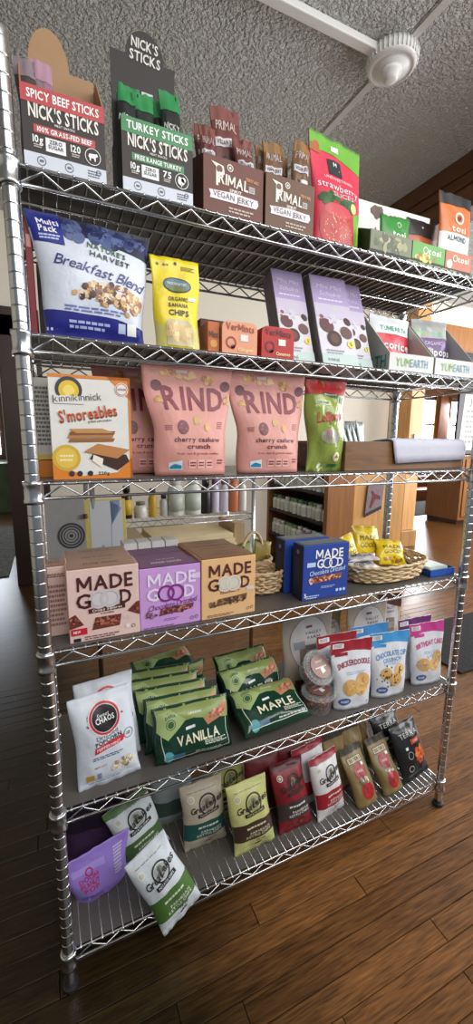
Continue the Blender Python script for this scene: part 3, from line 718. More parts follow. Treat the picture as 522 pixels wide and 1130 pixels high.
RB, BR = (104, 56, 52), (112, 80, 54)
for i, (x, y, w, h, rl) in enumerate(((.352, .045, .034, .175, -2), (.372, .075, .045, .198, 2), (.420, .058, .066, .232, 5), (.444, .035, .044, .166, 4), (.447, .085, .04, .18, 0))):
    jerky(x, y, w, h, RB, (120, 70, 64), 'reddish brown jerky packet standing in its display box, '+ORD[i], 5, rl, 40+i)
for i, (x, y, w, h, rl) in enumerate(((.490, .07, .036, .190, -2), (.516, .05, .05, .190, 2), (.548, .078, .05, .188, 3), (.560, .032, .046, .200, -5))):
    b = jerky(x, y, w, h, BR, (140, 104, 62), 'golden brown jerky packet standing in its display box, '+ORD[i], 5, rl, 50+i)
    if i == 3: b.rect(.6, .56, .4, .06, (226, 226, 222), 4, name='price_sticker')

b = Bag('dried_strawberry_bag', 'pink and green dried strawberry slices pouch on the top shelf', 'snack bag', (.674, .045, S1), .160, .236, .05, (206, 52, 78), yaw=8, lean=4, shape='pouch', seed=61, topw=1, botw=.93, rough=.45)
GR = (104, 168, 52)
b.poly([(0, .83), (.25, .86), (.6, .84), (1, .78), (1, 1), (0, 1)], GR, 1, name='print_band'); b.band(.985, 1, (70, 130, 46), 2)
b.poly([(.80, 0), (1, 0), (1, .40), (.74, .33), (.78, .15)], GR, 1); b.poly([(.87, .02), (.93, .02), (.9, .3), (.84, .2)], (178, 208, 70), 2)
b.poly([(.30, .80), (.56, .80), (.56, .655), (.30, .655)], (36, 42, 44), 2); b.text('H', .43, .76, .06, .035, WHITE); b.lines(.43, .70, .16, .04, 2, (210, 214, 214))
b.text('UNSWEETENED', .48, .62, .56, .025, (240, 190, 196)); b.text('strawberry', .46, .545, .80, .065, (246, 228, 230), wt=0); b.text('SLICES', .54, .475, .42, .04, (240, 200, 206), wt=0)
b.cluster(.42, .40, .34, .05, 16, .08, [(46, 84, 46), (58, 100, 54), (40, 70, 44)], 3, 2); b.disc(.74, .39, .07, (196, 210, 130), 4)
b.disc(.42, .17, .36, (176, 40, 40), 2, ry=.34, n=26, name='printed_picture'); b.disc(.40, .31, .27, (196, 74, 82), 3, ry=.1, name='printed_picture')
b.cluster(.42, .15, .29, .15, 60, .011, [(226, 170, 120), (232, 190, 140)], 5, 4, name='printed_seeds')
b.rect(.46, .91, .14, .05, (220, 226, 210), 4, name='price_sticker'); b.cluster(.10, .86, .08, .03, 8, .06, [(170, 90, 50), (150, 100, 50)], 8, 2)

# tray of grain-bite packets, white card behind
hb_ = Carton('header_card', 'white backing card with chocolate clusters behind the snack packets', 'card', (.942, .15, S1), .27, .198, .004, (226, 226, 222), yaw=-2)
hb_.cluster(.30, .90, .05, .06, 14, .04, [(70, 40, 34), (92, 54, 44), (52, 30, 28)], 1, 2); hb_.cluster(.50, .80, .08, .07, 20, .04, [(70, 40, 34), (92, 54, 44), (60, 34, 30)], 2, 2)
hb_.text('b', .30, .66, .05, .08, (60, 50, 50)); hb_.text('k', .42, .65, .05, .08, (60, 50, 50)); hb_.lines(.08, .5, .12, .1, 3, (150, 150, 150))
tr = Display('packet_tray', 'low printed display tray along the right end of the top shelf', (.922, .012, S1), .352, .052, .10, .085, .06, (22, 22, 24), inner=(30, 30, 30))
tr.rect(.19, .60, .37, .8, (104, 112, 84), 1); tr.cluster(.19, .60, .15, .3, 40, .03, [(92, 104, 66), (150, 150, 110), (70, 76, 56), (170, 160, 120)], 5, 2, el=3)
tr.rect(.545, .62, .32, .76, (84, 158, 58), 1); tr.text('tosi', .60, .70, .13, .26, (236, 240, 230)); tr.disc(.51, .70, .024, (236, 240, 230), 3, ring=.25); tr.cluster(.52, .36, .11, .14, 24, .016, [(206, 196, 90), (150, 110, 60), (190, 170, 100)], 6, 2)
tr.rect(.855, .60, .28, .8, (184, 96, 62), 1); tr.text('tosi', .90, .70, .12, .26, (240, 228, 214)); tr.disc(.815, .70, .024, (240, 228, 214), 3, ring=.25); tr.disc(.76, .4, .03, (230, 220, 205), 2); tr.lines(.6, .1, .5, .12, 1, (120, 150, 90))
def tosi(x, y, w, h, c, label, lean=6, roll=0, seed=1, white=None, z=S1+.003, top=None):
    b = Bag('nut_bite_packet', label, 'snack packet', (x, y, z), w, h, .02, c, lean=lean, roll=roll, seed=seed, group='nut bite packets', nu=12, nv=12, seal=.05)
    if white: b.band(0, white, (226, 228, 226), 1); b.cluster(.5, white*.32, .34, white*.2, 26, .05, [(150, 92, 54), (120, 70, 42), (180, 120, 74)], seed, 2); b.text('ALMOND', .5, white*.88, .6, white*.12, (50, 60, 84), layer=4)
    if top: b.band(1-top, 1, (30, 30, 32), 2)
    return b
q = tosi(.875, .06, .098, .122, (60, 140, 62), 'green packet standing at the left in the display tray', 3, 3, 72); q.text('tosi', .55, .62, .5, .15, (226, 236, 220)); q.disc(.6, .83, .07, (200, 224, 190), 2, ring=.25)
q = tosi(.978, .078, .105, .142, (176, 92, 60), 'brown packet with black top in the middle of the display tray', 3, 0, 74, top=.3)
q.text('tosi', .6, .55, .44, .1, (230, 214, 200)); q.disc(.5, .86, .03, (200, 200, 196), 4)
q = tosi(1.060, .040, .120, .205, (216, 112, 52), 'tall orange and white packet with black top at the right in the tray', 3, 0, 76, white=.52, top=.14); q.text('tosi', .55, .58, .46, .07, (244, 232, 220)); q.disc(.56, .71, .13, (244, 232, 220), 3, ring=.3); q.disc(.56, .71, .05, (80, 50, 40), 4)

# ---------------------------------------------------------------- shelf 2
b = Bag('breakfast_blend_bag', 'large white trail mix bag with navy bottom and blueberries', 'snack bag', (.128, .038, S2), .205, .208, .055, (206, 212, 226), yaw=4, lean=3, shape='pillow', seed=81, topw=1.08, botw=.86, seal=.045, rough=.4)
NV = (34, 38, 128)
b.poly([(0, .0), (1, .0), (1, .15), (.74, .15), (.70, .20), (0, .22)], NV, 1, name='print_band')
b.poly([(.0, .86), (.22, .86), (.45, .83), (1, .76), (1, 1), (0, 1)], (40, 44, 66), 1); b.cluster(.62, .89, .36, .09, 46, .055, [(52, 62, 108), (74, 88, 130), (38, 44, 84), (96, 108, 146)], 4, 2, el=1.15, sides=10, name='printed_blueberries')
b.poly([(0.01, .76), (.25, .74), (.25, 1), (.01, 1)], (30, 40, 134), 4); b.text('Multi', .15, .92, .16, .05, WHITE, layer=5); b.text('Pack', .14, .86, .14, .05, WHITE, layer=5); b.lines(.14, .795, .16, .05, 2, (190, 200, 236), 5)
b.text("NATURE'S", .60, .755, .34, .042, (52, 92, 56), rot=-8, layer=4); b.text('HARVEST', .625, .685, .36, .042, (40, 60, 40), rot=-8, layer=4)
b.text('Breakfast Blend', .55, .565, .82, .085, (44, 56, 120), wt=0, rot=-9, shear=.35, layer=4, gap=.02)
b.cluster(.60, .385, .34, .085, 90, .032, [(190, 150, 96), (150, 96, 60), (226, 206, 170), (120, 74, 50), (206, 176, 130), (74, 46, 44)], 9, 2, name='printed_nut_mix'); b.cluster(.84, .33, .10, .09, 26, .034, [(190, 150, 96), (150, 96, 60), (226, 206, 170)], 10, 3, name='printed_nut_mix')
b.lines(.52, .245, .66, .05, 2, (110, 124, 180)); b.lines(.42, .12, .4, .08, 2, (170, 180, 226), 3); b.rect(.86, .13, .10, .10, WHITE, 3); b.rect(.75, .13, .08, .08, (190, 200, 230), 3)
q = Carton('red_carton', 'narrow dark red carton wedged behind the left post on the second shelf', 'carton', (.020, .045, S2), .012, .20, .16, (124, 26, 34), side=(110, 24, 30)); q.rect(.5, .8, .6, .1, (190, 120, 120))
Carton('grey_carton', 'grey carton standing behind the breakfast blend bag', 'carton', (.075, .14, S2), .09, .16, .12, (112, 112, 112))
b = Bag('banana_chip_bag', 'yellow organic banana chips pouch with clear window', 'snack bag', (.283, .032, S2), .100, .176, .035, (228, 206, 40), lean=4, shape='pouch', seed=83, rough=.35, botw=.94)
b.disc(.5, .70, .30, (50, 60, 70), 2, ry=.155, n=26); b.disc(.5, .70, .275, (96, 120, 132), 3, ry=.13, n=26); b.disc(.5, .66, .2, (110, 120, 70), 4, ry=.06); b.text('MADE IN NATURE', .5, .715, .4, .03, (210, 216, 210), layer=5)
b.disc(.5, .945, .03, (40, 40, 36), 2); b.disc(.14, .92, .03, (120, 120, 50), 2); b.text('ov', .30, .92, .12, .03, (90, 90, 40)); b.lines(.75, .90, .28, .05, 3, (120, 116, 40))
b.text('ORGANIC', .51, .54, .42, .042, (52, 44, 24)); b.text('BANANA', .51, .47, .42, .042, (52, 44, 24)); b.text('CHIPS', .51, .385, .44, .06, (46, 38, 20))
b.poly([(.22, .03), (.80, .03), (.78, .26), (.70, .31), (.28, .31), (.20, .26)], (196, 186, 150), 2); b.cluster(.5, .17, .26, .11, 34, .075, [(226, 196, 140), (206, 170, 110), (236, 212, 164), (214, 184, 128)], 3, 3, el=1.3, name='visible_banana_chips', sides=9); b.rect(.82, .56, .18, .045, (226, 222, 200), 3, name='price_sticker')
b.poly([(0, 0), (.2, 0), (.2, .22), (0, .3)], (206, 196, 110), 1); b.poly([(.8, 0), (1, 0), (1, .3), (.8, .22)], (206, 196, 110), 1)

def mint(x, c, c2, label, word):
    t = thing('mint_box', label, 'mint box', (x, .014, S2), group='mint boxes on the second shelf'); w, h, d = .082, .066, .05
    pts = [(-w/2, 0), (w/2, 0), (w/2, h*.7)]+[(w/2-.014+.014*math.cos(a*.262), h-.014+.014*math.sin(a*.262)) for a in range(7)]+[(-w/2+.014-.014*math.sin(a*.262), h-.014+.014*math.cos(a*.262)) for a in range(7)]
    prism('box_body', pts, 0, d, paper(c), t)
    p = Prod(); p.kind = 'carton'; p.root = t; p.dim = lambda f: (w, h); p.normal = lambda f: (0, -1, 0); p.map = lambda f, u, v, o: ((u-.5)*w, -o, v*h)
    p.text('VerMints', .5, .82, .8, .2, c2, rot=-2); p.rect(.62, .52, .22, .2, (226, 222, 214), 2, name='price_sticker'); p.text(word, .66, .16, .44, .1, (236, 220, 170)); p.disc(.25, .35, .15, c2, 1, ring=.3); p.disc(.3, .22, .06, c2, 1)
mint(.415, (220, 152, 118), (150, 62, 40), 'peach mint box with arched lettering on the second shelf', 'Ginger')
mint(.508, (176, 34, 30), (96, 16, 20), 'red cinnamon mint box on the second shelf', 'Cinnamon')
q = Carton('mint_carton', 'orange mint carton turned sideways left of the peach mint box', 'mint box', (.358, .022, S2), .026, .062, .07, (190, 104, 50)); q.text('Mint', .5, .6, .8, .2, (90, 40, 30)); q.disc(.5, .3, .3, (214, 150, 60), 1)
q = Carton('maroon_carton', 'dark maroon carton behind the orange mint carton', 'carton', (.42, .16, S2), .085, .105, .03, (84, 22, 32)); q.rect(.72, .6, .3, .22, (205, 150, 160)); q.cluster(.25, .5, .2, .3, 14, .09, [(206, 120, 60), (226, 170, 60), (150, 60, 50)], 3)
Carton('dark_carton', 'black carton with pale lid behind the red mint box', 'carton', (.585, .20, S2), .12, .092, .05, (46, 44, 42), top=(196, 196, 190))

def cookie_box(x, y, w, yaw, lean, label, front):
    h, d = .235, .045
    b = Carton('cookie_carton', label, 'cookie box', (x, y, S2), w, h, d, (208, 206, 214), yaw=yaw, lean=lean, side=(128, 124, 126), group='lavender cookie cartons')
    b.rect(.5, .84, 1, .32, (172, 156, 196), 1); b.rect(.5, .93, .96, .1, (176, 162, 200), 2); b.text('Mini Mes', .5, .88, .7, .05, (226, 216, 236), wt=0, shear=.3); b.text('Schoko', .5, .80, .6, .05, (220, 210, 232), wt=0, shear=.3); b.lines(.5, .73, .7, .025, 1, (230, 224, 240))
    b.rect(.5, .60, 1, .16, (196, 188, 208), 1); b.disc(.55, .63, .06, (190, 200, 190), 2); b.rect(.5, .06, 1, .12, (186, 204, 200), 1)
    b.disc(.26, .43, .2, (96, 62, 66), 3, ry=.17, rot=-30, n=20, name='printed_cookie'); b.disc(.42, .29, .2, (62, 40, 40), 4, n=14, name='printed_cookie'); b.disc(.42, .29, .12, (96, 66, 56), 5, n=14, name='printed_cookie')
    b.disc(.78, .37, .17, (104, 72, 72), 3, ry=.15, rot=-40, n=20, name='printed_cookie'); b.disc(.86, .50, .11, (70, 48, 50), 3, ry=.08, rot=-50); b.cluster(.46, .5, .1, .05, 8, .06, [(196, 192, 206), (206, 200, 214)], 4, 3); b.cluster(.14, .5, .08, .05, 5, .05, [(150, 80, 86), (120, 60, 66)], 5, 2)
    b.disc(.86, .24, .1, (226, 210, 90), 3); b.text('5', .86, .24, .05, .04, (120, 100, 40), layer=5); b.lines(.4, .14, .5, .06, 2, (150, 150, 160)); b.text('MINI', .3, .05, .3, .03, (120, 140, 140))
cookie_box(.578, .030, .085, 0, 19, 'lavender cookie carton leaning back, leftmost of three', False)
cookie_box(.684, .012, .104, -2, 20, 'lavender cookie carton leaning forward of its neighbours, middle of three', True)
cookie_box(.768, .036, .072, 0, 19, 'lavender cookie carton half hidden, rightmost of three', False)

def yum(x, w, label, yaw=0):
    b = Display('candy_display', label, (x, .008, S2), w, .043, .14, .15, .13, (206, 206, 204), inner=(190, 190, 186), side=(170, 170, 166), yaw=yaw)
    b.text('YUM', .30, .5, .32, .46, (120, 168, 60), wt=0); b.text('EARTH', .66, .5, .40, .46, (50, 130, 160), wt=0)
    b.text('EARTH', .56, .55, .72, .7, (44, 130, 126), face='left')
    return b
yum(.906, .155, 'white candy display box with red licorice bag'); yum(1.068, .155, 'white candy display box with purple lollipop bag at the right')
b = Bag('licorice_bag', 'white topped red licorice bag in its candy display box', 'candy bag', (.904, .085, S2+.004), .142, .155, .04, (200, 34, 56), lean=8, roll=-2, shape='pillow', seed=91)
b.band(.66, 1, (222, 226, 230), 1); b.text('YUMEARTH', .52, .76, .7, .085, (60, 150, 120)); b.text('licorice', .5, .46, .8, .13, WHITE); b.lines(.5, .3, .5, .05, 1, (240, 200, 205)); b.cluster(.4, .12, .3, .08, 10, .06, [(160, 20, 40), (120, 14, 30)], 4, 2)
b = Bag('lollipop_pouch', 'purple lollipop bag with pale top in its candy display box', 'candy bag', (1.068, .085, S2+.004), .142, .165, .04, (92, 56, 120), lean=8, roll=2, shape='pillow', seed=92)
b.band(.66, 1, (170, 172, 168), 1); b.cluster(.4, .76, .4, .07, 12, .07, [(150, 190, 130), (190, 196, 190), (140, 170, 170)], 3, 2); b.text('ORGANIC', .45, .57, .5, .06, (206, 190, 220)); b.text('lollipops', .5, .42, .86, .12, WHITE); b.text('MINI', .6, .2, .3, .05, WHITE)
q = Carton('pink_carton', 'pink carton with pale top at the right end of the second shelf', 'carton', (1.20, .05, S2+.0), .06, .085, .08, (222, 130, 150)); q.rect(.5, .78, 1, .44, (206, 180, 170)); q.lines(.5, .3, .7, .2, 2, (240, 220, 226))
q.root.location.x = 1.128; q.root.location.y = .17
Carton('black_carton', 'small black carton on the second shelf behind the lollipop bag', 'carton', (1.13, .26, S2), .06, .14, .03, (26, 24, 26))

# ---------------------------------------------------------------- shelf 3
b = Carton('graham_carton', 'white and orange graham cracker box with stacked crackers pictured', 'cracker box', (.108, .016, S3), .146, .192, .05, (222, 220, 214), side=(216, 212, 204), yaw=-1)
OR = (214, 128, 44)
b.poly([(0, 0), (1, 0), (1, .22), (.80, .06), (.36, .03), (.2, .10), (0, .26)], OR, 1); b.poly([(.7, 1), (1, 1), (1, .78)], OR, 1); b.rect(.5, .985, 1, .03, OR, 1); b.rect(.985, .5, .03, 1, OR, 1)
b.disc(.24, .86, .16, (58, 62, 66), 2, n=24); b.disc(.24, .855, .12, (226, 190, 60), 3, n=20); b.disc(.24, .85, .07, (240, 216, 110), 4); b.rect(.24, .765, .36, .075, (222, 220, 214), 5)
b.text('kinnikinnick', .34, .79, .58, .065, (74, 78, 66), wt=0, layer=6, rot=5); b.text("S'moreables", .46, .64, .72, .11, (120, 52, 30), layer=4, rot=9); b.text("S'moreables", .455, .645, .71, .10, (220, 96, 40), layer=6, wt=0, rot=9)
b.text('graham style crackers', .60, .575, .30, .022, (90, 80, 70), rot=6); b.disc(.89, .885, .085, (226, 226, 222), 3); b.disc(.89, .885, .075, (190, 80, 50), 4, ring=.12); b.text('GLUTEN FREE', .89, .885, .11, .02, (150, 60, 40), layer=5)
for i, (u, v, ro) in enumerate(((.48, .36, 3), (.47, .40, -2), (.49, .43, 2))):
    b.poly([(u-.28, v), (u+.28, v+.01), (u+.30, v+.045), (u-.26, v+.035)], [(150, 98, 56), (176, 124, 76), (132, 84, 48)][i], 2+i, name='printed_cracker')
b.poly([(.22, .49), (.62, .50), (.78, .455), (.30, .45)], (190, 140, 88), 5, name='printed_cracker'); b.poly([(.45, .20), (.80, .08), (.96, .17), (.92, .24), (.5, .26)], (66, 40, 34), 3, name='printed_chocolate'); b.poly([(.48, .18), (.60, .11), (.62, .2), (.5, .24)], (236, 226, 214), 4)
b.poly([(.38, .27), (.56, .35), (.97, .29), (.80, .20)], (186, 128, 76), 5, name='printed_cracker'); b.disc(.17, .21, .17, (206, 170, 60), 2, n=20); b.disc(.17, .21, .13, (226, 190, 80), 3, n=20); b.lines(.17, .21, .16, .08, 2, (246, 230, 170), 4)
for u in (.22, .32, .45): b.disc(u, .055, .035, (50, 50, 56), 4)
b.text('220g', .62, .055, .14, .03, (60, 60, 60), layer=4)
q = Carton('graham_carton_turned', 'graham cracker box turned sideways at the left behind the front one', 'cracker box', (.026, .085, S3), .055, .192, .146, (206, 202, 196)); q.lines(.5, .62, .8, .6, 14, (110, 108, 104)); q.rect(.5, .09, 1, .18, OR); q.rect(.5, .2, .9, .06, (224, 190, 90))
def rind(x, y, yaw, lean, label, roll=0, seed=1):
    b = Bag('fruit_crunch_bag', label, 'snack bag', (x, y, S3), .188, .232, .055, (208, 146, 136), yaw=yaw, lean=lean, roll=roll, shape='pouch', seed=seed, topw=1.08, botw=.88, waist=.07, rough=.5, group='cherry cashew crunch bags', seal=.1)
    RD = (122, 20, 52)
    b.text('RIND', .54, .70, .72, .205, RD, gap=.14)
    b.text('cherry cashew', .55, .325, .64, .042, (98, 26, 44)); b.text('crunch', .56, .262, .32, .042, (98, 26, 44)); b.text('fruit, nut & granola medley', .56, .198, .58, .02, (120, 50, 60), wt=0)
    b.disc(.36, .435, .075, (104, 34, 52), 2, ry=.08, name='printed_cherry'); b.cluster(.36, .435, .05, .035, 10, .018, [(140, 60, 76), (90, 26, 44)], 3, 3)
    b.cluster(.56, .49, .05, .02, 5, .04, [(214, 184, 130), (196, 160, 106)], 4, 2, el=2); b.cluster(.68, .44, .035, .025, 8, .03, [(206, 160, 96), (180, 130, 70)], 5, 2)
    for u, v in ((.26, .93), (.16, .68), (.72, .88), (.97, .70)): b.cluster(u, v, .06, .035, 14, .025, [(196, 146, 84), (166, 112, 60), (214, 170, 110)], int(u*50), 2)
    for u, v in ((.14, .81), (.93, .83)): b.disc(u, v, .06, (92, 34, 52), 3, name='printed_cherry')
    b.cluster(.5, .90, .12, .03, 6, .04, [(214, 180, 130), (206, 166, 110)], 8, 2, el=2.5)
    b.poly([(.17, .05), (.33, .05), (.33, .135), (.17, .115)], (210, 226, 232), 2); b.poly([(.18, .06), (.32, .06), (.32, .09), (.24, .105), (.18, .08)], (40, 130, 160), 3)
    for u in (.47, .59, .71): b.rect(u, .10, .10, .08, (226, 176, 168), 2); b.lines(u, .1, .07, .05, 2, (130, 60, 66), 3)
    b.lines(.88, .12, .08, .05, 2, (130, 60, 66)); b.lines(.17, .43, .1, .05, 3, (150, 80, 84)); b.lines(.87, .46, .08, .07, 4, (150, 80, 84)); b.rect(.42, .94, .12, .03, (214, 190, 180), 4)
    return b
rind(.225, .125, -2, 4, 'pink cherry cashew crunch bag peeking out behind the left front one', 0, 101)
rind(.313, .040, 0, 4, 'pink cherry cashew crunch bag in front, left of the pair', 0, 102)
rind(.506, .042, -2, 4, 'pink cherry cashew crunch bag beside the green lollipop bag', 0, 103)
b = Bag('lollipop_bag', 'green lollipop bag with red top on the third shelf', 'candy bag', (.668, .040, S3), .118, .225, .05, (136, 152, 70), lean=4, shape='pillow', seed=104, rough=.16, topw=1.06, botw=.9, wr=2.2)
b.band(.84, 1, (182, 36, 40), 1); b.poly([(.34, .84), (.74, .80), (.74, .845), (.34, .875)], (60, 78, 60), 3); b.lines(.54, .838, .34, .02, 1, (190, 196, 190), 4)
b.poly([(.17, .73), (.52, .715), (.52, .765), (.17, .775)], (190, 200, 150), 2); b.text('ORGANIC', .345, .747, .3, .025, (70, 92, 50), layer=4)
b.text('Lollipops', .54, .60, .70, .10, (120, 26, 34), rot=6, shear=.3, layer=4, gap=.03); b.text('Lollipops', .54, .602, .70, .09, (196, 62, 50), rot=6, shear=.3, wt=0, layer=5, gap=.05)
b.disc(.5, .38, .27, (150, 150, 128), 2, ry=.16, n=22, name='clear_window'); b.cluster(.5, .38, .2, .05, 12, .08, [(150, 130, 150), (190, 190, 180), (170, 120, 120), (130, 140, 110)], 4, 3, el=2)
b.disc(.70, .16, .09, (220, 214, 180), 2, ry=.10); b.disc(.70, .16, .05, (130, 90, 60), 3, ry=.07, n=3, rot=90); b.rect(.68, .06, .3, .04, (70, 110, 60), 3); b.rect(.86, .78, .12, .06, (80, 120, 100), 3); b.disc(.3, .06, .06, (226, 226, 214), 3)

# wooden tray with a cloth and packets
WT = wood('tray_wood', (146, 104, 66), .45, 5, (1.5, 12, 12))
ty, tz = .026, S3
wt = thing('wooden_tray', 'rough wooden tray box on the right of the third shelf', 'tray', (.925, ty, tz), 0)
for nme, a in (('front_board', (-.205, .235, 0, .012, 0, .076)), ('back_board', (-.205, .235, .24, .252, 0, .076)), ('end_board', (-.205, -.193, .012, .24, 0, .07)), ('end_board', (.223, .235, .012, .24, 0, .07)), ('bottom_board', (-.193, .223, .012, .24, 0, .010))):
    box(nme, *a, WT, wt, .0015)
# cloth: inside the tray, over the front board and down
CL = mat('white_cloth', (196, 196, 210), .8, bump=.15, bscale=20)
prof_ = [(.10, .070), (.06, .076), (.03, .079), (.012, .0815), (.002, .081), (-.004, .077), (-.005, .06), (-.005, .04), (-.006, .018)]
V_, F_ = [], []; nx_ = 24
for i in range(nx_+1):
    u = i/nx_; x = .872+u*.284
    for j, (py, pz) in enumerate(prof_):
        fl = max(0, j-5)
        wv = .0025*math.sin(u*17+j)*(1 if j > 4 else 1.0)
        V_.append((x+(-.006*fl*(1-u) if False else .004*fl*(1-u)*(1 if i < 3 else .2)), ty+py-(abs(wv) if j > 4 else 0), tz+pz+(abs(wv) if j < 4 else 0)+(.008*u*fl/3 if j > 5 else 0)))
m_ = len(prof_)
for i in range(nx_):
    for j in range(m_-1): F_.append((i*m_+j, i*m_+j+1, (i+1)*m_+j+1, (i+1)*m_+j))
cl = tag(obj('white_cloth', V_, F_, CL, None, True), 'white cloth draped over the front of the wooden tray', 'cloth')
sm = cl.modifiers.new('thickness', 'SOLIDIFY'); sm.thickness = .0025; sm.offset = 1
for k in range(9):
    b = Bag('snack_packet', 'white snack packet filed in the wooden tray, %s' % ['nearest its left end', 'second from the left end', 'third from the left end', 'fourth from the left end', 'fifth from the left end', 'sixth from the left end', 'lying at the left of the cloth', 'lying in the middle of the row', 'lying beside the cloth'][k], 'snack packet',
            (.765+k*.026 if k < 6 else .83+(k-6)*.05, ty+.075+.010*k if k < 6 else ty+.175+.012*(k-6), tz+.012), .085, .112+.008*(k % 3), .012, (206, 212, 210), yaw=48 if k < 6 else 8, lean=14 if k < 6 else 10, seed=110+k, group='white packets in the wooden tray', nu=8, nv=10, rough=.25)
    b.rect(.5, .6, .7, .2, [(120, 150, 150), (170, 176, 176), (90, 120, 110)][k % 3], 1); b.text('snack', .5, .8, .5, .08, (80, 90, 90), layer=3)

# ---- banner hanging from the oak header at the right edge
q = Carton('hanging_banner', 'black hanging banner with pale notice at the right edge', 'banner', (5.20, 2.95, 1.08), .64, 1.27, .03, (26, 25, 25)); q.poly([(.10, .04), (.95, .04), (.95, .60), (.16, .60)], (178, 174, 166)); q.text('JOY', .55, .53, .5, .06, (40, 36, 36)); q.lines(.55, .28, .62, .36, 7, (90, 86, 82))

# ---------------------------------------------------------------- shelf 4: cereal bar cartons, basket
def made_good(x, y, w, h, c, dk, label, oo, sub, art, detail=True, tc=None):
    b = Carton('granola_bar_carton', label, 'snack bar box', (x, y, S4), w, h, .062, c, top=tc or c, side=c, group='granola bar cartons on the fourth shelf')
    b.text('MADE', .52, 1.015-.10, .3, .05, dk, face='top')
    b.rect(.5, .5, .92, .82, tuple(int(k*.86) for k in (tc or c)), 1, 'top'); b.text('MADE GOOD', .5, .55, .5, .2, dk, 0, face='top', layer=2)
    if not detail: return b
    b.text('MADE', .52, .80, .78, .19, dk, wt=1); b.text('G', .21, .565, .20, .19, dk); b.text('D', .80, .565, .17, .19, dk)
    b.disc(.42, .565, .14, oo, 3, ring=.24, n=24, name='lettering'); b.disc(.58, .565, .14, oo, 4, ring=.24, n=24, name='lettering')
    return b
CR = (206, 176, 164)
for k in (2, 1): made_good(.115, .012+k*.064, .138, .152-.003*k, CR, (92, 54, 48), 'pale pink crispy squares box, %s behind the front one' % ['', 'directly', 'second'][k], WHITE, '', 0, False, (170, 132, 112))
b = made_good(.115, .012, .140, .153, (220, 190, 182), (74, 34, 34), 'pale pink crispy squares box at the front left of the fourth shelf', (196, 192, 196), '', 0, True, (176, 136, 114))
b.disc(.42, .565, .10, (206, 200, 204), 2); b.disc(.58, .565, .10, (206, 200, 204), 2.5)
b.rect(.53, .425, .52, .065, (84, 40, 36), 2, rot=2); b.text('Crispy Squares', .53, .425, .42, .034, (226, 210, 200), layer=4, rot=2); b.text('vanilla', .53, .37, .2, .022, (90, 60, 56))
SQ = [(110, 52, 44), (150, 84, 66), (84, 36, 34), (176, 110, 86)]
b.poly([(.31, .15), (.70, .16), (.73, .32), (.36, .32)], (110, 52, 44), 2); b.cluster(.52, .24, .18, .07, 60, .022, SQ, 3, 3, name='printed_crispy_square')
b.poly([(.0, .2), (.2, .24), (.09, .40), (0, .36)], (110, 52, 44), 2); b.cluster(.08, .30, .07, .07, 24, .02, SQ, 4, 3); b.poly([(1, .27), (.82, .35), (.95, .46), (1, .47)], (110, 52, 44), 2); b.cluster(.94, .37, .05, .06, 18, .02, SQ, 5, 3)
b.rect(.13, .155, .22, .09, (196, 30, 52), 4); b.text('NEW', .10, .155, .1, .035, WHITE, layer=5); b.rect(.1, .04, .1, .05, (40, 36, 36), 2); b.lines(.45, .05, .5, .06, 2, (120, 80, 76)); b.disc(.82, .13, .035, (230, 220, 216), 3); b.disc(.9, .12, .03, (90, 130, 70), 3, ring=.3); b.text('T.2', .80, .26, .1, .04, (206, 200, 210), layer=4)
q = made_good(.024, .062, .05, .150, (212, 180, 168), (92, 54, 48), 'pale pink crispy squares box turned sideways behind the left post', WHITE, '', 0, False, (170, 132, 112))
q.lines(.5, .88, .8, .06, 2, (110, 70, 66)); q.lines(.55, .45, .7, .62, 9, (150, 110, 104))
PU = (196, 150, 212)
for k in (2, 1): made_good(.2545, .013+k*.064, .136, .136-.002*k, (170, 120, 180), (110, 60, 110), 'purple granola bar box, %s behind the front one' % ['', 'directly', 'second'][k], WHITE, '', 0, False, (112, 62, 110))
b = made_good(.2545, .013, .137, .138, PU, (226, 214, 236), 'purple chocolate drizzled granola bar box between pink and peach boxes', (130, 40, 130), '', 0, True, (112, 62, 110))
b.text('Chocolate Drizzled', .53, .38, .80, .085, (108, 34, 110), rot=5, shear=.3, wt=0, gap=.03); b.rect(.92, .80, .14, .09, (214, 196, 226), 2)
b.poly([(.30, .20), (.86, .26), (.88, .37-.02), (.33, .32)], (120, 60, 70), 2); b.cluster(.6, .28, .26, .05, 60, .025, [(150, 90, 84), (110, 56, 66), (176, 124, 104), (84, 40, 50)], 4, 3); b.cluster(.18, .24, .09, .06, 14, .03, [(120, 80, 110), (90, 50, 80), (160, 110, 130)], 5, 3, el=3); b.lines(.5, .13, .24, .05, 2, (150, 100, 160)); b.lines(.3, .03, .5, .03, 1, (120, 80, 130)); b.disc(.84, .09, .03, (90, 60, 100), 3, ring=.3); b.disc(.92, .1, .03, (90, 60, 100), 3, ring=.3)
PE = (222, 178, 128)
for k in (2, 1): made_good(.3925, .011+k*.064, .134, .142-.002*k, (196, 150, 104), (92, 54, 40), 'peach granola bar box, %s behind the front one' % ['', 'directly', 'second'][k], WHITE, '', 0, False, (140, 92, 54))
b = made_good(.3925, .011, .136, .143, PE, (88, 44, 40), 'peach granola bar box at the right of the carton row', (214, 206, 192), '', 0, True, (140, 92, 54))
b.disc(.42, .565, .10, (206, 204, 190), 2); b.disc(.58, .565, .10, (206, 204, 190), 2.5); b.text('Mixed Berry', .52, .43, .36, .045, (92, 50, 46), rot=4, wt=0, shear=.2); b.rect(.90, .44, .14, .06, (210, 200, 200), 3)
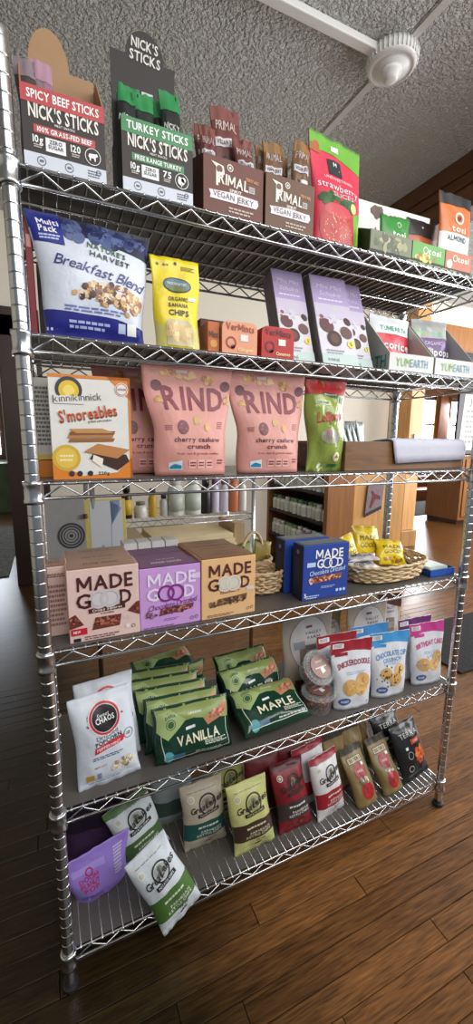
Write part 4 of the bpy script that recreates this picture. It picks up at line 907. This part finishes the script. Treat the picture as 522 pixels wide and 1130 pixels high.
b.poly([(.26, .20), (.82, .25), (.84, .36), (.29, .32)], (112, 80, 56), 2); b.cluster(.55, .27, .26, .05, 60, .026, [(130, 96, 66), (84, 60, 48), (170, 130, 90), (66, 46, 44)], 6, 3); b.cluster(.2, .24, .06, .05, 10, .03, [(90, 70, 60), (130, 100, 80)], 7, 3); b.lines(.35, .05, .5, .05, 2, (130, 96, 76)); b.disc(.86, .09, .03, (90, 110, 70), 3, ring=.3); b.disc(.93, .1, .03, (90, 110, 70), 3, ring=.3)
# flat white cartons behind the purple ones
for k in range(4):
    Carton('white_carton', 'small white carton behind the purple boxes, '+['leftmost', 'second from the left', 'third from the left', 'rightmost'][k], 'carton', (.205+k*.036, .212, S4), .034, .146, .05, (222, 222, 218), group='white cartons behind the purple boxes')
BL = (34, 66, 150)
def blue_box(x, y, label, detail):
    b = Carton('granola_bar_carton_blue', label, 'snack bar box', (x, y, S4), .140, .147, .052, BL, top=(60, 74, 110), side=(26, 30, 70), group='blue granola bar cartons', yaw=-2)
    b.disc(.5, .86, .12, (120, 140, 170), 1, 'left'); b.lines(.5, .42, .5, .68, 12, (50, 60, 92), 1, 'left'); b.rect(.5, .5, .9, .8, (74, 88, 92), 1, 'top')
    if detail:
        b.text('MADE', .56, .83, .60, .15, WHITE); b.text('G', .36, .655, .14, .15, WHITE); b.text('D', .80, .655, .14, .15, WHITE); b.disc(.52, .655, .105, WHITE, 3, ring=.22, n=22, name='lettering'); b.disc(.655, .655, .105, WHITE, 4, ring=.22, n=22, name='lettering')
        b.rect(.17, .65, .18, .08, (190, 206, 236), 2); b.text('Chocolate Drizzled', .53, .515, .78, .08, (206, 222, 246), rot=4, wt=0, shear=.2, gap=.04)
        b.poly([(.20, .30), (.84, .35), (.86, .47-.02), (.22, .42)], (150, 80, 60), 2); b.cluster(.54, .385, .29, .05, 70, .024, [(190, 120, 90), (130, 66, 54), (226, 180, 150), (110, 50, 46)], 4, 3); b.cluster(.17, .36, .06, .05, 8, .035, [(206, 150, 130), (226, 190, 180)], 5, 3, el=3)
        b.lines(.55, .22, .3, .05, 2, (160, 180, 220)); b.text('5', .06, .1, .05, .07, WHITE); b.lines(.22, .06, .28, .07, 2, (190, 206, 236))
        for k in range(3): b.disc(.76+k*.08, .13, .03, (200, 214, 240), 3)
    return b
blue_box(.669, .014, 'blue chocolate drizzled granola bar box in front on the fourth shelf', True); blue_box(.655, .082, 'blue granola bar box standing behind the front blue box', False)

# woven baskets
STRAW = mat('straw', (206, 180, 140), .7, var=.25, vscale=60)
def oval(n, rx, ry, p=2.6):
    P = []
    for k in range(n):
        a = math.tau*k/n; c, s = math.cos(a), math.sin(a); P.append((rx*abs(c)**(2/p)*(1 if c >= 0 else -1), ry*abs(s)**(2/p)*(1 if s >= 0 else -1)))
    return P
def basket(label, loc, rx, ry, h, rows, handle=False, yaw=0, stakes=36):
    t = thing('wicker_basket', label, 'basket', loc, yaw); n = stakes*4
    bpts = oval(n, rx*.86, ry*.86); obj('base', [(x, y, .003) for x, y in bpts]+[(x, y, .006) for x, y in bpts], [tuple(reversed(range(n))), tuple(range(n, 2*n))]+[(k, (k+1) % n, n+(k+1) % n, n+k) for k in range(n)], STRAW, t)
    for r_ in range(rows):
        f_ = (r_+.5)/rows; sc = .88+.12*f_; zz_ = .005+h*f_
        P = []
        for k, (x, y) in enumerate(oval(n, rx*sc, ry*sc)):
            d = .0032*math.sin(k/n*math.tau*stakes/2+(math.pi if r_ % 2 else 0)); L_ = math.hypot(x, y); P.append((x+x/L_*d, y+y/L_*d, zz_+.0012*math.sin(k*.9+r_)))
        tube('weaver_strand', [P], h/rows*.52, STRAW, t, 5, True)
    for k, (x, y) in enumerate(oval(stakes, rx, ry)): tube('stake', [[(x*.87, y*.87, .003), (x*.995, y*.995, h+.006)]], .0022, STRAW, t, 5)
    rim = [(x, y, h+.006+.0015*math.sin(k*1.3)) for k, (x, y) in enumerate(oval(n, rx*1.02, ry*1.03))]
    tube('rim', [rim], .0045, STRAW, t, 6, True)
    if handle: tube('handle', [[(rx*.98*math.cos(a*math.pi/14), 0, h+handle*math.sin(a*math.pi/14)) for a in range(15)]], .005, STRAW, t, 6)
    return t
basket('long oval straw basket holding yellow snack bags', (.945, .115, S4), .148, .098, .048, 7)
basket('small round straw basket behind the peach box', (.545, .13, S4), .050, .046, .055, 7, False, 0, 20)
basket('small handled straw basket left of the blue boxes', (.575, .255, S4), .055, .05, .05, 6, .085, 25, 20)
for k, (x, y, rl, c, lb) in enumerate(((.56, .25, 10, (120, 128, 60), 'olive packet in the handled straw basket'), (.60, .262, -15, (150, 130, 62), 'mustard packet in the handled straw basket'))):
    q = Bag('small_packet', lb, 'snack packet', (x, y, S4+.01), .06, .095, .014, c, roll=rl, lean=10, seed=130+k, nu=8, nv=10)
YE = (222, 192, 36)
for k, (x, y, w, h, yw, ln, rl, lb) in enumerate(((.868, .135, .085, .105, 12, 22, 10, 'yellow snack bag leaning at the left in the straw basket'), (.945, .165, .095, .120, -6, 18, -4, 'yellow snack bag standing at the back of the straw basket'), (1.005, .115, .105, .085, -4, 34, -8, 'yellow snack bag lying at the right in the straw basket'))):
    b = Bag('yellow_snack_bag', lb, 'snack bag', (x, y, S4+.022), w, h, .03, YE, yaw=yw, lean=ln, roll=rl, seed=140+k, group='yellow bags in the straw basket', nu=12, nv=14, wr=1.8, rough=.25)
    b.text('MADE', .5, .66, .66, .13, (84, 76, 30), wt=0); b.text('GOOD', .5, .47, .6, .13, (84, 76, 30), wt=0); b.cluster(.5, .2, .3, .1, 8, .07, [(206, 160, 60), (160, 120, 40)], k, 2); b.band(.93, 1, (196, 166, 40), 2)
for k, (x, y, yw, lb) in enumerate(((.850, .055, 8, 'front'), (.842, .085, 3, 'middle'), (.855, .078, -12, 'top'))):
    b = Bag('granola_bar', 'silver wrapped granola bar in the basket, the %s one' % lb, 'snack bar', (x, y, S4+.042+.010*k), .10, .036, .014, (176, 170, 172), yaw=yw, lean=70, seed=150+k, group='silver bars in the straw basket', nu=12, nv=8, rough=.22, wr=1.5)
    b.text('MADE GOOD', .5, .5, .7, .3, (70, 60, 66))
bt = thing('blue_tray', 'flat blue tray with grey packets at the right end of the fourth shelf', 'tray', (1.118, .022, S4), -2)
box('tray_base', -.05, .05, 0, .12, 0, .003, mat('blue_card', (30, 80, 170), .4), bt); box('front_panel', -.05, .05, 0, .002, 0, .022, mat('blue_card', (30, 80, 170), .4), bt); box('back_panel', -.05, .05, .118, .12, 0, .022, mat('blue_card', (30, 80, 170), .4), bt)
for s_ in (-1, 1): box('side_panel', s_*.05-(.002 if s_ > 0 else 0), s_*.05+(.002 if s_ < 0 else 0), .002, .118, 0, .022, mat('blue_card', (26, 60, 140), .4), bt)
tag(box('grey_packet', 1.076, 1.158, .035, .13, S4+.0035, S4+.026, mat('grey_packet', (170, 184, 176), .4), None, .006), 'pale grey packet lying in the blue tray', 'snack packet')

# ---------------------------------------------------------------- shelf 5: popcorn, crackers, cookies
def chaos(x, y, yaw, lean, roll, label, seed):
    b = Bag('popcorn_bag', label, 'popcorn bag', (x, y, S5), .138, .206, .05, (206, 212, 222), yaw=yaw, lean=lean, roll=roll, seed=seed, rough=.38, group='white drizzled popcorn bags')
    RD = (186, 52, 66)
    b.cluster(.52, .745, .30, .165, 90, .018, [(200, 70, 84), (170, 50, 60), (120, 50, 56), (214, 120, 126)], 5, 1, name='printed_splatter'); b.disc(.52, .745, .27, (226, 214, 216), 3, n=26); b.disc(.52, .745, .25, RD, 4, n=26, ring=.14); b.disc(.52, .745, .205, (30, 26, 28), 5, n=24)
    b.text('Sweet', .5, .785, .2, .038, WHITE, wt=0, layer=6, rot=6, shear=.3); b.text('CHAOS', .52, .735, .31, .055, WHITE, layer=6, rot=4)
    b.text('Drizzled', .52, .57, .36, .045, (44, 40, 44), rot=8, wt=0); b.text('POPCORN', .53, .515, .44, .045, (44, 40, 44), rot=8)
    b.poly([(.28, .395), (.76, .45), (.80, .52-.01), (.74, .515), (.30, .465)], (196, 50, 62), 2); b.text('PEPPERMINT', .52, .45, .4, .03, (236, 214, 216), rot=6, layer=4)
    b.disc(.86, .50, .085, (110, 120, 120), 2, ring=.16); b.text('GF', .86, .50, .07, .03, (80, 90, 90)); b.lines(.50, .345, .5, .04, 2, (70, 80, 130))
    b.cluster(.74, .20, .22, .06, 40, .035, [(226, 220, 200), (190, 170, 130), (150, 130, 90), (214, 206, 190)], 7, 3, name='printed_popcorn'); b.rect(.19, .135, .12, .075, (190, 150, 60), 2); b.rect(.33, .135, .06, .075, (130, 140, 160), 2); b.text('NET WT', .36, .245, .2, .02, (170, 120, 60)); b.lines(.42, .06, .5, .02, 1, (110, 120, 150))
chaos(.126, .095, 2, 12, 3, 'white popcorn bag half hidden behind the front popcorn bag', 161); chaos(.113, .038, 3, 12, 3, 'white popcorn bag with red and black round logo in front', 160)

GD, GL_, GM = (24, 58, 44), (136, 150, 86), (112, 140, 70)
def cracker(x, y, z, yaw, lean, roll, word, label, seed, w=.198, h=.128, t=.042, detail=True, skew=True):
    b = Bag('cracker_pack', label, 'cracker pack', (x, y, z), w, h, t, GD, yaw=yaw, lean=lean, roll=roll, seed=seed, shape='brick', seal=.03, pinch=.02, rough=.16, wr=1.3, group='green cracker packs', nu=20, nv=14)
    b.poly([(0.03, .66), (.5, .74), (.97, .60), (.97, 1), (.03, 1)], GL_, 1); b.poly([(0, .965), (1, .965), (1, 1), (0, 1)], GD, 2)
    b.poly([(.03, .60), (.17, .43), (.40, .74), (.22, .95), (.03, .9)], (158, 178, 116), 3)
    b.disc(.2, .70, .062, GD, 4, ring=.12); b.disc(.2, .70, .04, (60, 100, 60), 4); b.text('DARIA', .2, .85, .14, .05, GD, layer=5, rot=8, arc=.5)
    b.poly([(.62, .70), (.78, .76), (.93, .93), (.96, .74), (.90, .66), (.68, .55)], (180, 126, 92), 3, name='printed_cracker'); b.cluster(.80, .73, .11, .07, 20, .02, [(150, 90, 66), (206, 150, 120), (166, 70, 66)], 4, 4)
    if detail:
        b.text(word, .55, .39, .56, .17, (222, 220, 190), rot=2, layer=5); b.text('ORGANIC', .52, .83, .18, .035, (226, 226, 206), layer=4); b.lines(.76, .25, .28, .09, 3, (200, 206, 190), 3); b.lines(.66, .12, .32, .045, 1, (190, 196, 180), 3)
        b.rect(.45, .585, .12, .05, (222, 226, 226), 5, rot=8, name='price_sticker'); b.disc(.15, .13, .065, (80, 150, 160), 3); b.rect(.28, .12, .16, .08, (60, 100, 130), 3)
        for a in ((.10, .06, .94, .085), (.10, .06, .08, .58), (.94, .085, .93, .60)):
            x0, y0, x1, y1 = a; d = .006 if abs(x1-x0) > .3 else .0
            b.poly([(x0, y0), (x1, y1), (x1+(.008 if not d else 0), y1+2*d), (x0+(.008 if not d else 0), y0+2*d)], (214, 220, 200), 3, name='printed_line')
    return b
cracker(.312, .034, S5, -1, 20, -1, 'VANILLA', 'green vanilla cracker pack facing front', 170, detail=True)
for k in range(1, 5): cracker(.312-.013*k, .034+.044*k, S5+.0, -1-k, 18, -1, 'VANILLA', 'green cracker pack standing in the row, %s behind the vanilla front pack' % ['', 'first', 'second', 'third', 'last'][k], 170+k, h=.128+.002*k, detail=False)
cracker(.538, .005, S5+.030, 2, 66, 0, 'MAPLE', 'green maple cracker pack lying flat at the front', 180, w=.205, h=.125, t=.04)
cracker(.535, .125, S5+.012, 0, 32, 3, 'VANILLA', 'pale green cracker pack leaning behind the maple pack', 181, w=.19, h=.122)
cracker(.54, .215, S5+.010, 2, 24, 1, 'MAPLE', 'dark green cracker pack at the back behind the leaning pack', 182, w=.18, h=.12, detail=False)
cracker(.325, .275, S5+.045, 6, 58, 3, 'MAPLE', 'green cracker pack lying at the back on the row', 183, w=.19, h=.11, detail=False)
q = cracker(.335, .262, S5+.0, 5, 4, 0, 'MAPLE', 'green cracker pack standing upright at the back of the row', 184, w=.18, h=.11, t=.03, detail=False)

# clear clamshell tubs of granola
CLR = mat('clear_plastic', (236, 240, 240), .06, alpha=.15, spec=.8)
def tub(loc, rx, ry, label, seed, c):
    t = thing('clear_tub', label, 'tub', loc, 8, rx, ry)
    lathe('tub_wall', [(.034, 0), (.036, .002), (.046, .048), (.050, .05), (.050, .053), (.0465, .053), (.0445, .05), (.0345, .004), (.001, .003)], CLR, t, 24)
    l = lathe('lid', [(.051, .052), (.052, .058), (.045, .064), (.043, .062), (.001, .062)], CLR, t, 24)
    p = Prod(); p.kind = 'carton'; p.root = l; p.dim = lambda f: (.1, .1); p.normal = lambda f: (0, 0, 1); p.map = lambda f, u, v, o: ((u-.5)*.1, (v-.5)*.1, .0635+o)
    p.disc(.5, .5, .33, c, 1, n=24, name='round_label'); p.text('FAMILY', .5, .64, .26, .06, (226, 214, 206)); p.lines(.5, .48, .4, .06, 1, (226, 214, 206)); p.poly([(.46, .30), (.60, .34), (.56, .50), (.44, .44)], (230, 230, 226), 3, name='price_sticker')
    rr = random.Random(seed); V, Fc, mi = [], [], []
    for i in range(160):
        z_ = rr.uniform(.006, .048); r_ = math.sqrt(rr.random())*(.028+.01*z_/.05); a = rr.uniform(0, 6.28); s_ = rr.uniform(.003, .0055); k = len(V)
        cx, cy = r_*math.cos(a), r_*math.sin(a); e = [rr.uniform(.6, 1.4) for _ in range(3)]
        for d in ((1, 0, 0), (-1, 0, 0), (0, 1, 0), (0, -1, 0), (0, 0, 1), (0, 0, -1)): V.append((cx+d[0]*s_*e[0], cy+d[1]*s_*e[1], z_+d[2]*s_*e[2]))
        for q_ in ((0, 2, 4), (2, 1, 4), (1, 3, 4), (3, 0, 4), (2, 0, 5), (1, 2, 5), (3, 1, 5), (0, 3, 5)): Fc.append(tuple(k+j for j in q_)); mi.append(i % 3)
    g = obj('granola', V, Fc, [mat('nut', (150, 84, 40), .6), mat('nut', (186, 124, 66), .6), mat('nut', (110, 58, 30), .6)], t, mi=mi); g['kind'] = 'stuff'
    return t
tub((.700, .062, S5), 0, 0, 'clear tub of granola standing before the clear pouches', 3, (120, 84, 78))
tub((.697, .108, S5+.088), -46, 0, 'clear tub tilted toward the viewer showing its round brown label', 4, (146, 112, 104))

# kraft-and-clear pouches at the back
def clear_pouch(x, y, w, h, label, seed, roll=0, c=(168, 156, 142)):
    b = Bag('bakery_pouch', label, 'pouch', (x, y, S5), w, h, .04, c, lean=3, roll=roll, shape='pouch', seed=seed, rough=.3, group='pale bakery pouches')
    b.disc(.52, .62, .40, (190, 186, 186), 1, ry=.46, n=26, name='clear_window'); b.disc(.52, .62, .40, (120, 116, 130), 2, ry=.46, n=26, ring=.025); b.rect(.52, .48, .46, .26, (126, 112, 104), 2); b.rect(.3, .62, .22, .1, (140, 146, 156), 3)
    b.text('VALLEY', .60, .76, .34, .035, (90, 90, 100)); b.text('FARM', .60, .70, .26, .035, (90, 90, 100)); b.rect(.52, .84, .13, .03, (110, 60, 90), 3); b.lines(.6, .5, .36, .1, 4, (170, 160, 156), 4); b.band(.0, .16, (70, 46, 40), 2, .2, .8)
    return b
clear_pouch(.735, .17, .185, .235, 'pale bakery pouch with oval window behind the clear tub', 191); clear_pouch(.975, .17, .17, .24, 'pale bakery pouch with oval window behind the blue cookie pouch', 192)
clear_pouch(1.095, .225, .15, .235, 'tan bakery pouch with cocoa corner at the right back', 193, -4, (190, 160, 120)).poly([(.3, .86), (1, .74), (1, .98), (.2, .98)], (74, 38, 30), 4)
q = clear_pouch(.855, .22, .10, .22, 'narrow olive pouch between the bakery pouches', 194, 0, (140, 124, 84))

def cookie(x, y, yaw, lean, roll, top, name, label, ck, seed, full=True, w=.134, h=.198):
    b = Bag('cookie_pouch', label, 'cookie pouch', (x, y, S5), w, h, .045, (214, 216, 222), yaw=yaw, lean=lean, roll=roll, shape='pouch', seed=seed, topw=1.06, botw=.92, rough=.42, group='cookie pouches')
    b.poly([(0, .80)]+[(u/8, .80+.05*math.sin(u/8*math.pi)) for u in range(1, 8)]+[(1, .80), (1, 1), (0, 1)], top, 1, name='print_band')
    b.rect(.17, .93, .26, .07, (226, 224, 224), 2, name='price_sticker'); b.lines(.17, .93, .2, .05, 3, (110, 110, 116), 3)
    if full:
        b.rect(.24, .805, .3, .05, top, 2); b.text(name[0], .53, .68, .84, .075, name[2], rot=3, arc=.5, gap=.05); 
        if name[1]: b.text(name[1], .53, .585, .5, .055, (120, 150, 190), rot=3)
        b.lines(.55, .53, .5, .05, 2, (160, 180, 210))
        for i, (u, v, r_) in enumerate(ck[0]): b.disc(u, v, r_, ck[1][i % 2], 2+i, n=18, name='printed_cookie', ry=r_*.9); b.cluster(u, v, r_*.6, r_*.4, 7, .028, ck[2], i+seed, 4+i, name='printed_cookie_bits')
        if ck[3]: b.cluster(.45, .34, .40, .16, 26, .022, ck[3], 5+seed, 2, name='printed_bits')
        b.disc(.22, .13, .15, (66, 92, 150), 3, ry=.08, n=16); b.lines(.22, .13, .2, .04, 2, (220, 226, 240), 4); b.text('5', .88, .07, .06, .03, (120, 120, 130))
    return b
TN = [(206, 164, 100), (222, 184, 120)]
RD_, BL_, PK = (152, 34, 46), (66, 146, 206), (196, 66, 142)
cookie(.790, .085, -4, 6, 0, (150, 30, 44), None, 'red topped cookie pouch hidden behind the snickerdoodle pouch', None, 201, False); cookie(.925, .095, -4, 5, 0, (62, 130, 186), None, 'blue topped cookie pouch hidden behind the chocolate chip pouch', None, 202, False)
cookie(1.098, .078, -2, 5, 0, (96, 40, 96), None, 'purple topped cookie pouch hidden behind the birthday cake pouch', None, 203, False)
cookie(.800, .034, -6, 7, -1, RD_, ('SNICKERDOODLE', '', (150, 40, 70)), 'red topped snickerdoodle cookie pouch in front', ([(.36, .33, .20), (.66, .30, .17), (.70, .40, .19)], TN, [(190, 140, 80), (226, 190, 130)], None), 204)
cookie(.940, .036, -6, 4, -1, BL_, ('CHOCOLATE CHIP', 'CRUNCH', (90, 140, 190)), 'blue topped chocolate chip cookie pouch in front', ([(.34, .38, .16), (.72, .42, .15), (.60, .28, .18)], TN, [(80, 50, 36), (96, 60, 40)], [(60, 60, 100), (80, 50, 40)]), 205)
cookie(1.104, .036, -4, 5, -1, PK, ('BIRTHDAY CAKE', '', (196, 60, 130)), 'pink topped birthday cake cookie pouch at the right end', ([(.28, .35, .18), (.60, .33, .16), (.74, .43, .17)], TN, [(206, 120, 130), (130, 160, 190), (230, 210, 120)], [(130, 160, 206), (206, 120, 150)]), 206)

# ---------------------------------------------------------------- shelf 6: chips
b = Bag('purple_pouch', 'dark purple pouch standing at the back left of the bottom shelf', 'snack bag', (.085, .205, S6), .16, .195, .05, (58, 38, 70), lean=2, shape='pouch', seed=211, rough=.5); b.band(.5, .85, (36, 24, 38), 1)
b = Bag('lavender_pouch', 'lavender snack pouch with pink stacked lettering on the bottom shelf', 'snack bag', (.085, .112, S6), .165, .135, .06, (150, 124, 206), yaw=8, lean=-4, roll=7, shape='pouch', seed=212, botw=.78, topw=1.05, rough=.4, wr=1.0)
PKI = (186, 44, 106)
for i, (t_, v) in enumerate((('DOOM', .56), ('PEANUT', .47), ('POP', .38))): b.text(t_, .34, v, .30-.05*(i == 2), .075, PKI, rot=3); 
b.disc(.36, .65, .06, PKI, 2, ring=.35); b.lines(.3, .2, .4, .1, 3, (120, 96, 180)); b.lines(.82, .6, .14, .5, 9, (206, 200, 222), 3); b.rect(.36, .72, .5, .12, (170, 146, 220), 1)
def lakes(x, y, yaw, lean, roll, base, band, label, seed, full=True, w=.126, h=.182, topc=None, txt=(44, 42, 38), btxt=(206, 206, 196), bv=(.20, .44)):
    b = Bag('potato_chip_bag', label, 'chip bag', (x, y, S6), w, h, .05, base, yaw=yaw, lean=lean, roll=roll, seed=seed, rough=.45, group='potato chip bags on the bottom shelf')
    b.poly([(0, bv[0]), (.5, bv[0]-.015), (1, bv[0]), (1, bv[1]), (.5, bv[1]+.02), (0, bv[1])], band, 1, name='print_band')
    if topc: b.band(.90, 1, topc, 2)
    if full:
        b.lines(.5, .895, .7, .02, 1, tuple(int(k*.7) for k in base)); b.disc(.57, .70, .21, txt, 2, n=24, ring=.16); b.disc(.57, .70, .15, tuple(int(k*.8) for k in base), 2, n=20); b.cluster(.57, .71, .08, .05, 10, .045, [txt, (110, 110, 90)], 4, 3)
        b.text('Great', .36, .665, .42, .085, txt, rot=10, shear=.2, layer=5, gap=.03); b.text('Lakes', .74, .715, .42, .085, txt, rot=10, shear=.2, layer=5, gap=.03); b.rect(.57, .575, .52, .055, txt, 4, rot=4); b.text('POTATO CHIPS', .57, .575, .42, .025, base, layer=6, rot=4)
        b.disc(.20, .81, .075, (226, 222, 210), 2, ring=.2); b.disc(.20, .81, .04, (190, 186, 170), 2)
        b.lines(.55, (bv[0]+bv[1])/2+.06, .5, .05, 1, btxt, 3); b.text('PARMESAN', .62, bv[0]+.095, .5, .035, btxt, layer=3); b.text('KETTLE CHIPS', .58, bv[0]+.045, .62, .035, btxt, layer=3)
        b.text('70 cal', .62, .155, .22, .03, txt); b.cluster(.6, .085, .10, .025, 10, .035, [(150, 110, 60), txt, (120, 90, 50)], 8, 2)
    return b
lakes(.213, .138, 6, 14, 16, (198, 204, 206), (70, 100, 56), 'white and green chip bag slumped behind the tilted one', 221, topc=(78, 108, 60))
q = lakes(.262, -.022, 4, 20, 23, (200, 206, 212), (72, 108, 50), 'white and green chip bag tilted over the front rail', 220, w=.112, h=.198, bv=(.17, .44)); q.root.location.z -= .020
lakes(.368, .108, -1, 11, 1, (176, 166, 146), (28, 78, 72), 'beige and teal chip bag standing on the bottom shelf', 222)
lakes(.305, .215, -1, 8, 0, (150, 160, 160), (60, 80, 70), 'grey chip bag at the back between white and beige bags', 223, False); lakes(.455, .165, 2, 8, -2, (150, 150, 80), (62, 44, 34), 'olive chip bag standing behind the pale green one', 224, True, topc=(74, 62, 40))
lakes(.492, .042, -1, 18, 3, (188, 188, 120), (66, 46, 36), 'pale green and brown chip bag in front', 225, btxt=(196, 190, 160))
lakes(.575, .135, 0, 12, 0, (104, 26, 32), (60, 40, 38), 'dark red chip bag at the back behind the front red bag', 226, False); lakes(.680, .145, 0, 10, 0, (110, 26, 34), (50, 40, 40), 'dark red chip bag at the back left of the white and red bags', 227, False)
lakes(.632, .046, -1, 20, 3, (126, 26, 36), (60, 50, 50), 'red chip bag with grey band in front', 228, w=.112, h=.19, txt=(36, 40, 34), topc=(80, 16, 26))
lakes(.735, .105, 6, 13, 2, (206, 204, 206), (150, 34, 48), 'white and red chip bag standing behind its twin', 229, False, topc=(150, 40, 52)); lakes(.757, .042, 8, 16, 2, (214, 212, 212), (154, 34, 46), 'white and red chip bag in front', 230, w=.112, h=.184, topc=(146, 40, 52))
def sesame(x, y, yaw, lean, roll, label, seed, full=True):
    b = Bag('sesame_snack_bag', label, 'snack bag', (x, y, S6), .088, .168, .045, (128, 108, 66), yaw=yaw, lean=lean, roll=roll, shape='pouch', seed=seed, rough=.4, group='gold sesame snack bags')
    b.band(.88, 1, (56, 48, 36), 1)
    if full:
        b.rect(.5, .76, .66, .12, (66, 46, 34), 2); b.rect(.5, .76, .60, .095, (190, 176, 140), 3); b.text('SISTERS', .5, .76, .52, .055, (66, 46, 34), layer=5)
        b.disc(.5, .56, .27, (150, 34, 36), 2, n=18); b.text('MIX', .5, .56, .24, .04, (224, 196, 180), layer=4); b.cluster(.5, .40, .2, .07, 18, .05, [(130, 110, 80), (90, 76, 60), (190, 190, 180)], seed, 2); b.disc(.52, .22, .28, (160, 30, 36), 2, n=18, name='printed_fruit'); b.cluster(.52, .22, .2, .1, 14, .06, [(180, 44, 46), (130, 20, 30)], seed+1, 3); b.rect(.72, .66, .12, .05, (226, 224, 220), 4, name='price_sticker')
    return b
for k, (x, y) in enumerate(((.85, .115), (.935, .13), (.995, .165))): sesame(x, y, 4, 22, 0, 'gold snack bag with dark top at the back of the bottom shelf, '+['left of three', 'middle of three', 'right of three'][k], 245+k, False)
sesame(.886, .026, 5, 33, 2, 'gold snack bag with red fruit, left of the front pair', 241); sesame(.994, .028, 4, 34, 2, 'gold snack bag with red fruit, right of the front pair', 242)
def terra(x, y, yaw, lean, roll, label, seed):
    b = Bag('vegetable_chip_bag', label, 'chip bag', (x, y, S6), .132, .178, .05, (30, 30, 34), yaw=yaw, lean=lean, roll=roll, seed=seed, rough=.3, group='black vegetable chip bags')
    b.text('TERRA', .5, .80, .66, .085, (196, 196, 190), wt=0, gap=.14); b.rect(.64, .66, .34, .09, (176, 70, 40), 2, rot=3); b.text('CHIPS', .64, .66, .2, .035, (226, 206, 190), layer=4)
    b.cluster(.70, .40, .19, .13, 34, .075, [(206, 130, 40), (214, 80, 40), (170, 50, 40), (226, 170, 70), (150, 60, 60)], 5, 2, name='printed_chips'); b.disc(.28, .22, .08, (190, 190, 186), 2, ring=.2); b.rect(.28, .58, .09, .05, (226, 226, 222), 3, name='price_sticker'); b.disc(.34, .45, .09, (190, 190, 186), 2, ring=.12); b.lines(.3, .1, .3, .05, 2, (120, 120, 116))
terra(1.085, .112, 6, 22, 2, 'black vegetable chip bag standing behind the front one', 251); terra(1.112, .040, 6, 25, 2, 'black vegetable chip bag at the right end of the bottom shelf', 250)
